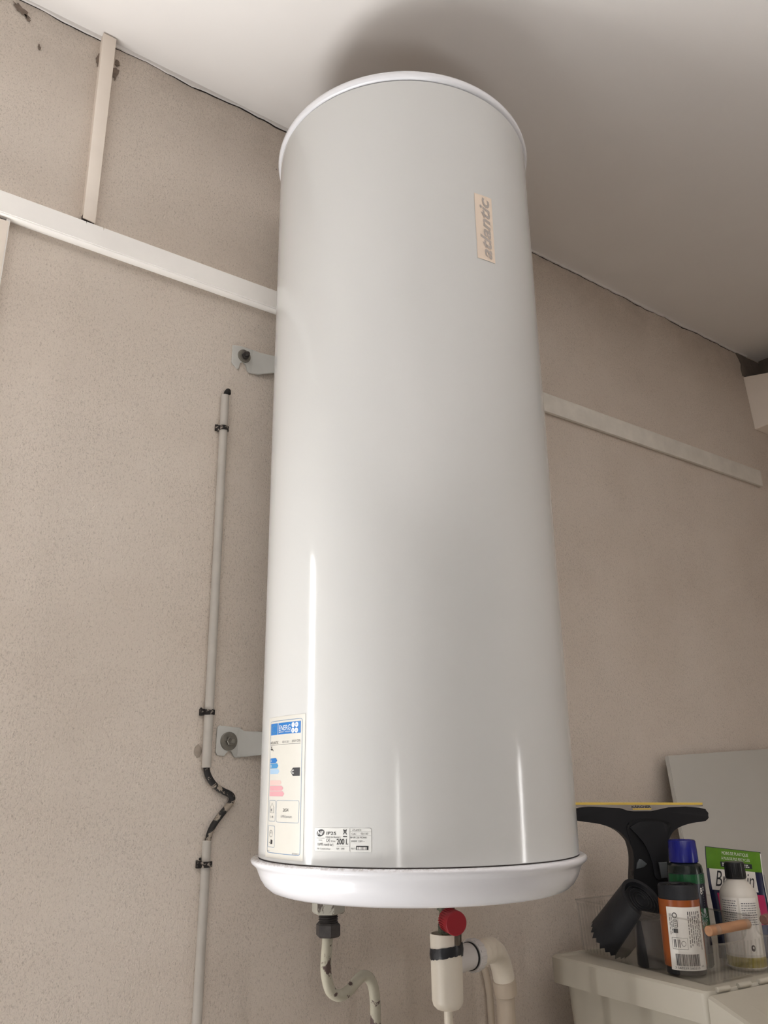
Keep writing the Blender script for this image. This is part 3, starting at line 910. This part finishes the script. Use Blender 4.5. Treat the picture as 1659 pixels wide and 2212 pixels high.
for k in range(10):
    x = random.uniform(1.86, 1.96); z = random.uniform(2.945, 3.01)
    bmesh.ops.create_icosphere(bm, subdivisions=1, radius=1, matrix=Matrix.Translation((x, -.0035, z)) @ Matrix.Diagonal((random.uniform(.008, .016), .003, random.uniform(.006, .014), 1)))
o = obj('shaded_plaster_patch', bm, 'cornerdark'); tag(o, 'rough mortar patch with painted shade above the beam end in the right corner', 'plaster')  # mortar crust and wall sheet, coloured dark mainly for the corner's shade

# ------------------------------------------------------------------ white board leaning on the wall
bz = thing('white_board', 'plain white board leaning on the wall behind the bin', 'board', (1.30, -.13, 1.12))
bm = bmesh.new()
tl, bl = Vector((1.075, -.034, 1.5398)), Vector((.965, -.150, 1.122)); d = Vector((.62, .0, .030))
q = [bl, bl+d*1.0, tl+d, tl]; nn = (q[1]-q[0]).cross(q[3]-q[0]).normalized()*.012
a = [bm.verts.new(p) for p in q]; b = [bm.verts.new(p-nn) for p in q]
bm.faces.new(a); bm.faces.new(b[::-1])
for i in range(4): bm.faces.new((a[i], b[i], b[(i+1) % 4], a[(i+1) % 4]))
bmesh.ops.bevel(bm, geom=list(bm.edges), offset=.0015, segments=2, affect='EDGES')
obj('board', bm, 'panel', bz)

# ------------------------------------------------------------------ waste bin with hinged flap
BR = rad(-5.0)
bin_ = thing('waste_bin', 'off-white plastic waste bin with hinged front flap beside the heater', 'bin', (.5205, -.080, 0), (0, 0, BR), group='waste bins')
# local: x to the right, y from wall (0) towards the camera (negative)
BW, BD, ZR = .80, .405, 1.125


def loft(sections, bm=None, cap0=True, cap1=True):
    bm = bm or bmesh.new()
    R_ = [[bm.verts.new(p) for p in s] for s in sections]
    n = len(R_[0])
    for a, b in zip(R_, R_[1:]):
        for i in range(n): bm.faces.new((a[i], a[(i+1) % n], b[(i+1) % n], b[i]))
    if cap0: bm.faces.new(R_[0][::-1])
    if cap1: bm.faces.new(R_[-1])
    return bm


def rrect(x0, y0, x1, y1, r, z, n=4):
    o = []
    for cx, cy, st in ((x1-r, y1-r, 0), (x0+r, y1-r, 90), (x0+r, y0+r, 180), (x1-r, y0+r, 270)):
        for k in range(n+1):
            t_ = rad(st+90*k/n); o.append((cx+r*math.cos(t_), cy+r*math.sin(t_), z))
    return o


yf = -.70
body = loft([rrect(.055, yf+.09, BW-.055, -.035, .02, .60), rrect(.026, yf+.055, BW-.026, -.012, .02, ZR-.050)])
obj('body', body, 'bin', bin_, local=True)
rim = loft([rrect(.018, -BD, BW-.018, -.006, .012, ZR-.056), rrect(.002, -BD, BW-.002, .0, .012, ZR-.052), rrect(0, -BD, BW, .0, .014, ZR-.004), rrect(.004, -BD, BW-.004, -.004, .012, ZR),
            rrect(.014, -BD+.001, BW-.014, -.014, .010, ZR), rrect(.018, -BD+.001, BW-.018, -.018, .010, ZR-.004)])
obj('rim', rim, 'bin', bin_, local=True)
# the flap, sloping down to the front, with a sunk panel
SL = math.tan(rad(20))
def fl(x, y, dz=0): return (x, y, ZR-.004+(y+BD)*SL+dz)
fb = bmesh.new()
loft([[fl(.0, -BD-.002, -.060), fl(BW, -BD-.002, -.060), fl(BW, yf, -.060), fl(.0, yf, -.060)],
      [fl(.0, -BD-.002, -.004), fl(BW, -BD-.002, -.004), fl(BW, yf, -.004), fl(.0, yf, -.004)],
      [fl(.006, -BD-.004), fl(BW-.006, -BD-.004), fl(BW-.006, yf+.006), fl(.006, yf+.006)],
      [fl(.060, -BD-.020), fl(BW-.060, -BD-.020), fl(BW-.060, yf+.06), fl(.060, yf+.06)],
      [fl(.074, -BD-.030, -.008), fl(BW-.074, -BD-.030, -.008), fl(BW-.074, yf+.07, -.008), fl(.074, yf+.07, -.008)]], fb)
flap = obj('flap', fb, 'bin', bin_, local=True)
for k in range(13):
    x = .026+k*.058
    obj('hinge_knuckle', cyl((x, -BD-.001, ZR+.0005), (x+.034, -BD-.001, ZR+.0005), .0046, seg=12, bev=.001), 'bin', flap, local=True)
lb = thing('waste_bin', 'lower off-white bin under the bin with the hinged flap', 'bin', (.5205, -.080, 0), (0, 0, BR), group='waste bins')
obj('body', loft([rrect(.07, yf+.12, BW-.07, -.05, .02, 0), rrect(.03, yf+.06, BW-.03, -.012, .02, .60)]), 'bin', lb, local=True)

# ------------------------------------------------------------------ clear organisers on the bin
ZB = ZR-.0036


def organiser(name, label, corners, h, wood, hand, grp):
    """corners: back left, front left, front right, back right (x, y)"""
    o = thing(name, label, 'storage box', (corners[1][0], corners[1][1], ZB), group=grp)
    c = [Vector((x, y, 0)) for x, y in corners]; ctr = sum(c, Vector())/4; th_ = .0022
    fl_ = lambda p, k: p+(p-ctr).normalized()*k

    def wall(a, b, z0, z1, flare=.008, bm=None):
        bm = bm or bmesh.new(); n = (b-a).cross(Vector((0, 0, 1))).normalized()*th_
        if n.dot((a+b)/2-ctr) > 0: n = -n
        vs = []
        for p in (a, b):
            for z in (z0, z1):
                q = fl_(p, flare*(z/h)); vs.append((q.x, q.y, ZB+z)); vs.append((q.x+n.x, q.y+n.y, ZB+z))
        V = [bm.verts.new(v) for v in vs]
        for f in ((0, 2, 6, 4), (1, 5, 7, 3), (0, 1, 3, 2), (4, 6, 7, 5), (0, 4, 5, 1), (2, 3, 7, 6)): bm.faces.new([V[i] for i in f])
        return bm
    obj('base', prism([(p.x, p.y) for p in c], th_, Matrix.Translation((0, 0, ZB))), 'clear', o)
    obj('side_wall', wall(c[0], c[1], th_, h), 'clear', o)
    obj('side_wall', wall(c[2], c[3], th_, h), 'clear', o)
    obj('back_wall', wall(c[3], c[0], th_, h), 'clear', o)
    fw_ = wall(c[1], c[2], th_, h*.62)
    wall(c[1], c[1].lerp(c[2], .10), h*.62, h, .008, fw_); wall(c[1].lerp(c[2], .86), c[2], h*.62, h, .008, fw_)
    obj('front_wall', fw_, 'clear', o)
    rb = bmesh.new()                                    # moulded ribs on back and front, rolled rim all round
    for a, b, n, z1 in ((c[3], c[0], 16, h*.92), (c[1], c[2], 13, h*.60), (c[0], c[1], 9, 0)):
        for k in range(n):
            if z1 == 0: break
            p = a.lerp(b, (k+.5)/n); q = fl_(p, .008*.9)
            tube([(p.x, p.y, ZB+.006), (q.x, q.y, ZB+z1)], .0016, 6, rb)
    for k in range(9):
        p = c[0].lerp(c[1], .02+.03*k); q = fl_(p, .0075)
        tube([(p.x, p.y, ZB+.006), (q.x, q.y, ZB+h*.95)], .0015, 6, rb)
    obj('ribs', rb, 'rib', o)['kind'] = 'stuff'
    rm = bmesh.new()
    for a, b in ((c[0], c[1]), (c[3], c[0]), (c[2], c[3])):
        a2, b2 = fl_(a, .008), fl_(b, .008)
        tube([(a2.x, a2.y, ZB+h), (b2.x, b2.y, ZB+h)], .0017, 8, rm)
    a2, b2 = fl_(c[1], .0075), fl_(c[2], .0075)
    pts = [a2.lerp(b2, .08)+Vector((0, 0, ZB+h*.9)), a2.lerp(b2, .12)+Vector((0, 0, ZB+h*.70)), a2.lerp(b2, .28)+Vector((0, 0, ZB+h*.62)), a2.lerp(b2, .68)+Vector((0, 0, ZB+h*.62)), a2.lerp(b2, .84)+Vector((0, 0, ZB+h*.70)), a2.lerp(b2, .88)+Vector((0, 0, ZB+h*.9))]
    tube(smooth_path(pts, 5), .0018, 8, rm)
    obj('rim', rm, 'rib', o)
    p, q = Vector(hand[0]), Vector(hand[1])
    hd = obj('handle', cyl(p, q, .0088, seg=24, bev=.0012), wood, o, label='round wooden handle')
    for s in (.17, .93):
        m_, L_ = along(p+(q-p)*s-(q-p).normalized()*.006, p+(q-p)*s+(q-p).normalized()*.006)
        obj('handle_clasp', lathe([(.0092, 0), (.0112, 0), (.0112, .012), (.0092, .012), (.0092, 0)], 24, m_), 'rib', o)
    return o


organiser('storage_box', 'clear ribbed storage box with pale wooden handle, beside the heater', [(.606, -.098), (.545, -.450), (.678, -.456), (.740, -.104)], .105, 'wood',
          ((.5375, -.4660, 1.2135), (.6600, -.4690, 1.2145)), 'clear storage boxes on the bin')
organiser('storage_box', 'clear ribbed storage box with pinkish wooden handle at the right edge', [(.746, -.105), (.685, -.457), (.845, -.463), (.905, -.111)], .105, 'woodp',
          ((.6990, -.4790, 1.2185), (.8150, -.4820, 1.2200)), 'clear storage boxes on the bin')
Z0 = ZB+.0026

# ------------------------------------------------------------------ window vacuum
VR, VN = Vector((.8112, -.5848, 0)), Vector((-.5848, -.8112, 0))
VO = Vector((.7177, -.2082, 1.12))
wv = thing('window_vacuum', 'black window vacuum with a yellow blade standing in the clear box', 'vacuum cleaner', (.7177, -.2082, Z0))


def vf(n): return frame(VO+VN*n, VR, (0, 0, 1))


def chaikin(p, it=2):
    for _ in range(it):
        q = []
        for i, a in enumerate(p):
            b = p[(i+1) % len(p)]
            q += [(a[0]*.78+b[0]*.22, a[1]*.78+b[1]*.22), (a[0]*.22+b[0]*.78, a[1]*.22+b[1]*.78)]
        p = q
    return p


head = [(-.1507, .3031), (.1389, .2997), (.1465, .2812), (.1447, .2725), (.1384, .268), (.1026, .2641), (.0767, .2567), (.061, .2472), (.0511, .2338), (.0458, .2147), (.0443, .1863), (.0405, .150), (-.0392, .150), (-.0352, .1721), (-.0325, .1966),
        (-.0346, .2157), (-.0423, .2311), (-.0562, .2466), (-.0748, .2576), (-.0991, .2646), (-.137, .2699), (-.1565, .2727), (-.1618, .2845)]
obj('nozzle_head', prism(chaikin(head), .030, vf(-.020), bev=.004, segs=2), 'vac', wv, sharp=40)
bodyp = [(-.0440, .262), (-.0320, .2696), (-.0107, .2743), (.0102, .2746), (.0329, .2728), (.051, .2677), (.0600, .2604), (.0520, .2473), (.0468, .232), (.0435, .1863), (.0395, .1485), (.036, .105), (-.004, .07), (-.008, .0040),
         (-.034, .0040), (-.0395, .10), (-.0385, .1495), (-.0344, .1721), (-.0318, .1966), (-.0340, .2157), (-.0400, .2400)]
obj('body', prism(chaikin(bodyp), .046, vf(-.034), bev=.004, segs=2), 'vac2', wv, sharp=40)
obj('front_shell', prism(chaikin([(-.0061, .2211), (-.0243, .2444), (-.0400, .258), (-.0107, .2700), (.0102, .2705), (.0329, .269), (.0480, .263), (.0480, .2473), (.0430, .232), (.0403, .1862), (.0368, .1487), (.0063, .149), (.0065, .1866)]), .011, vf(.006), bev=.002), 'vac', wv, sharp=40)
obj('blade_holder', prism([(-.1536, .3061), (.1353, .3027), (.1338, .2998), (.0558, .2982), (.0343, .294), (.0161, .2903), (-.0238, .2908), (-.0373, .2919), (-.0544, .299), (-.1539, .3027)][::-1], .010, vf(.002), bev=.001), 'lip', wv)
yb = obj('rubber_blade', prism([(-.1532, .3111), (-.1536, .3055), (.1331, .3020), (.1348, .3072)], .008, vf(.004), bev=.0008), 'yellow', wv, label='yellow wiper blade')
FV = lambda n: (lambda a, b: vf(n) @ Vector((a, b, 0)))
obj('lettering', text_me('K\u00c4RCHER', (-.0271, .2975, .0165, .3035), FV(.0124), 0, .03), 'ink', wv, flat=True)
obj('lettering_bar', prism([(-.0250, .2942), (.0160, .2940), (.0175, .2966), (-.0255, .2967)], .0006, vf(.0121)), 'yellow', wv)
obj('tank_catch', prism([(-.0305, .171), (-.0133, .1746), (-.0054, .1811), (-.0167, .1907), (-.0217, .1917), (-.0277, .1833)], .004, vf(.010), bev=.001), 'vacgrey', wv)
obj('switch_button', prism([(.0175, .1846), (.020, .1526), (.0355, .1543), (.0361, .1853)], .005, vf(.0175), bev=.0015), 'vacgrey', wv, label='grey switch button')

# ------------------------------------------------------------------ rolls of black bags
def spiral_end(m, r, z, turns=5):
    bm = bmesh.new(); pts = []
    for k in range(turns*20+1):
        a = 2*PI*k/20; q = r*(.25+.70*k/(turns*20)); pts.append(m @ Vector((q*math.cos(a), q*math.sin(a), z)))
    return tube(pts, .0011, 5, bm)


ra = thing('bin_bag_roll', 'loose black bin bag roll leaning in the clear box with serrated edge', 'bag roll', (.62, -.21, Z0), group='rolls of black bags')
pa, pb = Vector((.6060, -.2720, 1.2440)), Vector((.6150, -.1780, 1.1640))
m, L = along(pb, pa)
bm = lathe([(.0460, 0), (.0465, .01), (.0470, L), (.040, L-.001), (.034, L-.012), (.012, L-.020), (0, L-.020)], 48, m)
obj('roll', bm, 'bag', ra)
obj('roll_end', spiral_end(m, .040, L-.004, 4), 'bag_end', ra)
bm = bmesh.new(); random.seed(4); n = 48
rg0 = [bm.verts.new(m @ Vector((.0466*math.cos(2*PI*k/n), .0466*math.sin(2*PI*k/n), .006))) for k in range(n)]
rg1 = [bm.verts.new(m @ Vector((.0470*math.cos(2*PI*k/n), .0470*math.sin(2*PI*k/n), -.001-(.012 if k % 2 else 0)*random.uniform(.5, 1)))) for k in range(n)]
for k in range(n): bm.faces.new((rg0[k], rg0[(k+1) % n], rg1[(k+1) % n], rg1[k]))
obj('torn_edge', bm, 'bag', ra, label='serrated tear edge of the bags')

rs = thing('bin_bag_roll', 'short black bag roll standing low under the leaning roll', 'bag roll', (.6080, -.2880, Z0), group='rolls of black bags')
o_m = Matrix.Translation((.6080, -.2880, Z0))
obj('roll', lathe([(0, 0), (.035, 0), (.036, .002), (.035, .084), (.033, .086), (0, .084)], 32, o_m), 'bag', rs)

ro = thing('bin_bag_roll', 'upright black bag roll with orange band and white barcode label in the clear box', 'bag roll', (.595, -.368, Z0), group='rolls of black bags')
RA = Matrix.Translation((.595, -.368, 0)); rr0 = .0372
obj('roll', lathe([(0, Z0), (rr0-.002, Z0), (rr0, Z0+.003), (rr0+.0004, 1.20), (rr0, 1.278), (rr0-.002, 1.2815), (rr0-.006, 1.2790), (rr0-.012, 1.2800), (.012, 1.2760), (0, 1.2700)], 48, RA), 'bag', ro)
obj('roll_end', spiral_end(RA, .034, 1.2800, 4), 'bag_end', ro)
bd = obj('paper_band', lathe([(rr0+.0002, 1.1385), (rr0+.0016, 1.1385), (rr0+.0018, 1.20), (rr0+.0014, 1.2555), (rr0, 1.2555)], 48, RA), 'orange', ro, label='orange band with white label')


def on_cyl(cx, cy, r, tilt=0.0, z0=0.0):
    def f(th, z):
        a = rad(th+tilt*(z-z0)); return Vector((cx+r*math.sin(a), cy-r*math.cos(a), z))
    return f


RL = on_cyl(.595, -.368, rr0+.0022, 20, 1.19); RP = on_cyl(.595, -.368, rr0+.0027, 20, 1.19)
obj('label', grid_rect((-94, 1.1345, 16, 1.2435), RL, 24, 6), 'label', ro, label='white label with barcode')
bm = bmesh.new(); random.seed(21); a = -78
while a < -12:
    w = random.choice((.9, 1.4, 2.4)); polys([rect((a, 1.1425, a+w, 1.1625))], RP, 1, bm); a += w+random.choice((.9, 1.4, 2.0))
pr(ro, 'ink', bm, 'barcode')
pr(ro, 'ink', text_me('3 560239 580210', (-82, 1.1372, -14, 1.1408), RP), 'barcode_digits')
bm = bmesh.new()                                          # columns of sideways small print and the recycling marks
for k, a in enumerate((-36, -30, -24, -17, -11, -5, 0)):
    z = 1.236
    while z > 1.1750+.004*(k % 3):
        h = random.uniform(.003, .009); polys([rect((a, z-h, a+2.2, z))], RP, 1, bm); z -= h+.0016
for a in (-86, -81):
    z = 1.232
    while z > 1.198: h = random.uniform(.003, .007); polys([rect((a, z-h, a+1.6, z))], RP, 1, bm); z -= h+.0016
ring_uv(-71, 1.2290, 6.5, .0052, .30, RP, 16, bm); frame_uv((-77, 1.2080, -64, 1.2215), 1.6, .0010, RP, 3, .002, bm)
for z in (1.211, 1.2145, 1.218): polys([rect((-73, z, -67, z+.0012))], RP, 1, bm)
polys([rect((-77, 1.1985, -65, 1.2060))], RP, 2, bm)
frame_uv((-84, 1.1705, -42, 1.1905), .7, .0005, RP, .8, .0006, bm); ring_uv(-53, 1.1805, 6, .0048, .16, RP, 18, bm)
for a in (-79, -75, -68, -64): polys([rect((a, 1.1735, a+2, 1.1875))], RP, 1, bm)
pr(ro, 'ink', bm, 'small_print')
pr(ro, 'ink', text_me('60L', (-8, 1.1400, 2, 1.1435), RP), 'size_print')

# ------------------------------------------------------------------ green bottle with blue cap
gx, gy, gr = .664, -.341, .0352
gb = thing('spray_bottle', 'dark green bottle with a bright blue cap in the clear box', 'bottle', (gx, gy, Z0))
GA = Matrix.Translation((gx, gy, 0))
obj('bottle_body', lathe([(0, Z0), (gr-.003, Z0), (gr, Z0+.004), (gr, 1.300), (gr-.002, 1.3095), (gr-.006, 1.3135), (.024, 1.3155), (0, 1.3155)], 40, GA), 'bottle', gb)
bm = lathe([(.022, 1.3150), (.0285, 1.3160), (.0288, 1.319), (.0270, 1.3560), (.0258, 1.3580), (.024, 1.3575), (.022, 1.3560), (0, 1.3560)], 48, GA)
obj('cap', bm, 'bluecap', gb, label='bright blue ribbed cap')
bm = bmesh.new()
for k in range(40):
    a = 2*PI*k/40; tube([GA @ Vector((.0284*math.cos(a), .0284*math.sin(a), 1.322)), GA @ Vector((.0268*math.cos(a), .0268*math.sin(a), 1.3555))], .0004, 5, bm)
obj('cap_ribs', bm, 'bluecap', gb)
G1, G2, G3 = on_cyl(gx, gy, gr+.0005), on_cyl(gx, gy, gr+.0010), on_cyl(gx, gy, gr+.0015)
bl_ = obj('label', lathe([(gr, 1.150), (gr+.0004, 1.150), (gr+.0004, 1.2960), (gr, 1.2960)], 48, GA), 'navy', gb, label='dark label with green bands')
pr(bl_, 'green', grid_rect((-120, 1.2770, 100, 1.2945), G2, 30, 1))
pr(bl_, 'green', grid_rect((-120, 1.1960, 100, 1.2320), G2, 30, 1))
pr(bl_, 'white', text_me('8', (-13, 1.2575, -4, 1.2700), G3)); pr(bl_, 'white', text_me('x', (-2, 1.2640, 5, 1.2715), G3))
bm = bmesh.new(); random.seed(2)
for k in range(13):
    a = 2*PI*k/13+.2; L_ = random.uniform(.6, 1.15); w = .10
    du, dv = 17*math.cos(a), .0135*math.sin(a); pu, pv = -17*math.sin(a)*w, .0135*math.cos(a)*w
    polys([[(-8+du*.15, 1.2130+dv*.15), (-8+du*L_+pu, 1.2130+dv*L_+pv), (-8+du*L_*1.05, 1.2130+dv*L_*1.05), (-8+du*L_-pu, 1.2130+dv*L_-pv)]], G3, 1, bm)
pr(bl_, 'grey', bm)
bm = bmesh.new()
disc_uv(-2, 1.2270, 6, .0052, G3, 14, bm)
for k in range(14): disc_uv(0, 1.2960-.0045*k, 1.1, .0008, G3, 6, bm)
pr(bl_, 'grey', bm)

# ------------------------------------------------------------------ milky bottle with black cap
wx, wy, wr = .7275, -.4140, .0362
wb = thing('white_bottle', 'milky white bottle with black cap and a little yellowish liquid', 'bottle', (wx, wy, Z0))
WA = Matrix.Translation((wx, wy, 0))
obj('bottle_body', lathe([(0, Z0), (wr-.004, Z0), (wr, Z0+.004), (wr, 1.252), (wr-.0015, 1.2610), (.0295, 1.2700), (.0235, 1.2775), (.0185, 1.2830), (.0165, 1.2870), (.0165, 1.290), (0, 1.290)], 40, WA), 'wbottle', wb)
obj('liquid', lathe([(0, Z0+.0015), (wr-.002, Z0+.002), (wr+.0003, Z0+.006), (wr+.0003, 1.1470), (0, 1.1470)], 40, WA), 'liquid', wb, label='yellowish liquid at the bottom')
bm = lathe([(0, 1.2855), (.0190, 1.2855), (.0196, 1.287), (.0188, 1.3150), (.0175, 1.3168), (0, 1.3170)], 40, WA)
for k in range(36):
    a = 2*PI*k/36; tube([WA @ Vector((.0195*math.cos(a), .0195*math.sin(a), 1.288)), WA @ Vector((.0188*math.cos(a), .0188*math.sin(a), 1.314))], .0006, 4, bm)
obj('cap', bm, 'capblack', wb, label='black ribbed screw cap')
W1, W2 = on_cyl(wx, wy, wr+.0005), on_cyl(wx, wy, wr+.0009)
for a0, a1 in ((-118, -63), (-57, 0)):
    lb_ = obj('label', grid_rect((a0, 1.1520, a1, 1.2530), W1, 14, 2), 'label', wb)
    bm = bmesh.new(); random.seed(int(a0)+300); z = 1.2440 if a0 > -100 else 1.2480
    while z > 1.2050:
        a = a0+4
        while a < a1-6:
            w = random.uniform(2, 7); polys([rect((a, z-.0017, min(a+w, a1-3), z))], W2, 1, bm); a += w+1.6
        z -= .0042
    pr(lb_, 'inkg', bm, 'small_print')
disc = disc_uv(-33, 1.1640, 6.5, .0058, W2, 18); pr(lb_, 'navy', disc, 'round_mark')
pr(lb_, 'white', disc_uv(-33, 1.1650, 2.6, .0020, on_cyl(wx, wy, wr+.0013), 10), 'round_mark_centre')

# ------------------------------------------------------------------ refill pouch
PO = Vector((.817, -.358, Z0)); PR_, PN = Vector((.835, -.55, 0)).normalized(), Vector((-.55, -.835, 0)).normalized()
po = thing('refill_pouch', 'green and navy refill pouch standing behind the two bottles', 'pouch', PO)
pw, ph = .060, 1.3330-Z0


def pouch_pt(u, v, side, lift=0):
    b = .016*(1-v)**.8*(1-(u*u))**.5 if abs(u) < 1 else 0
    z = Z0+ph*v-.007*u*v
    return Vector((PO.x, PO.y, 0))+PR_*(pw*u+.003*math.sin(v*6))+PN*(side*(b+.0009)+.002*math.sin(u*4+v*5)+lift)+Vector((0, 0, z))


bm = bmesh.new(); nu, nv = 14, 18
G = {}
for s in (1, -1):
    for i in range(nu+1):
        for j in range(nv+1): G[s, i, j] = bm.verts.new(pouch_pt(-1+2*i/nu, j/nv, s))
    for i in range(nu):
        for j in range(nv): bm.faces.new((G[s, i, j], G[s, i+1, j], G[s, i+1, j+1], G[s, i, j+1]))
for j in range(nv):
    for i in (0, nu): bm.faces.new((G[1, i, j], G[1, i, j+1], G[-1, i, j+1], G[-1, i, j]))
for i in range(nu):
    for j in (0, nv): bm.faces.new((G[1, i, j], G[1, i+1, j], G[-1, i+1, j], G[-1, i, j]))
pb_ = obj('pouch', bm, 'pnavy', po, sharp=60)
FP = lambda l: (lambda u, v: pouch_pt(u, v, 1, l))
obj('top_band', grid_rect((-.99, .80, .97, .995), FP(.0007), 12, 2), 'pgreen', po, label='green upper band of the pouch')
obj('side_seam', grid_rect((.965, .05, 1.0, .985), FP(.0009), 1, 10), 'white', po)
for n_, a, b, m_ in (('MOINS DE PLASTIQUE', (-.42, .935, .52, .970), 0, 'white'), ('\u00c0 PLUS DE PLIS RECYCL\u00c9S', (-.46, .893, .56, .926), 0, 'white')):
    pr(po, m_, text_me(n_, a, FP(.0013)), 'lettering')
obj('dark_strip', grid_rect((-.52, .825, .62, .872), FP(.0011), 8, 1), 'pdark', po)
bm = bmesh.new(); random.seed(8); u_ = -.46
for z in (.836, .853):
    u_ = -.46
    while u_ < .5: w = random.uniform(.03, .09); polys([rect((u_, z, min(u_+w, .55), z+.010))], FP(.0016), 1, bm); u_ += w+.02
pr(po, 'white', bm, 'small_print')
lbl = obj('name_panel', grid_rect((-.93, .605, .70, .800), FP(.0010), 10, 3), 'label', po, label='white panel with script lettering')
pr(po, 'ink', text_me('Briochin', (-.80, .640, .62, .785), FP(.0016), .45, -.004), 'lettering')
pr(po, 'ink', text_me('DEPUIS 1919', (-.45, .612, .5, .630), FP(.0016)), 'lettering')
obj('pink_panel', grid_rect((.30, .30, .88, .58), FP(.0010), 6, 3), 'ppink', po, label='pink panel')
pr(po, 'label', text_me('VINAIGRE', (.48, .33, .60, .55), FP(.0016)), 'lettering')
obj('pink_panel', grid_rect((-.80, .36, -.10, .58), FP(.0010), 6, 3), 'ppink', po)

# clear film packet behind the pouch, small beige block behind the vacuum
fp = thing('film_packet', 'grey translucent film packet beside the pouch at the right edge', 'packet', (.915, -.345, Z0))
bm = bmesh.new(); random.seed(12)
rows = []
for j in range(9):
    v = j/8; row = []
    for i in range(7):
        uu = -1+i/3; bulge = .012*math.sqrt(max(0, 1-uu*uu))*(1-.7*v)
        row.append((Vector((.918, -.345, Z0+.150*v))+PR_*(.028*uu*(1-.45*v)), bulge+.002*random.random()))
    rows.append(row)
F_ = [[bm.verts.new(p+PN*b) for p, b in r_] for r_ in rows]; K_ = [[bm.verts.new(p-PN*(b+.001)) for p, b in r_] for r_ in rows]
for q in (F_, K_):
    for j in range(8):
        for i in range(6): bm.faces.new((q[j][i], q[j][i+1], q[j+1][i+1], q[j+1][i]))
for j in range(8):
    for i in (0, 6): bm.faces.new((F_[j][i], F_[j+1][i], K_[j+1][i], K_[j][i]))
for i in range(6):
    for j in (0, 8): bm.faces.new((F_[j][i], F_[j][i+1], K_[j][i+1], K_[j][i]))
obj('film', bm, 'film', fp)
sb = thing('wood_offcut', 'small beige block standing behind the vacuum and the blue capped bottle', 'block', (.828, -.185, Z0))
obj('block', box(-.012, -.012, 0, .014, .012, 1.283-Z0, bev=.002), 'beige', sb, local=True)
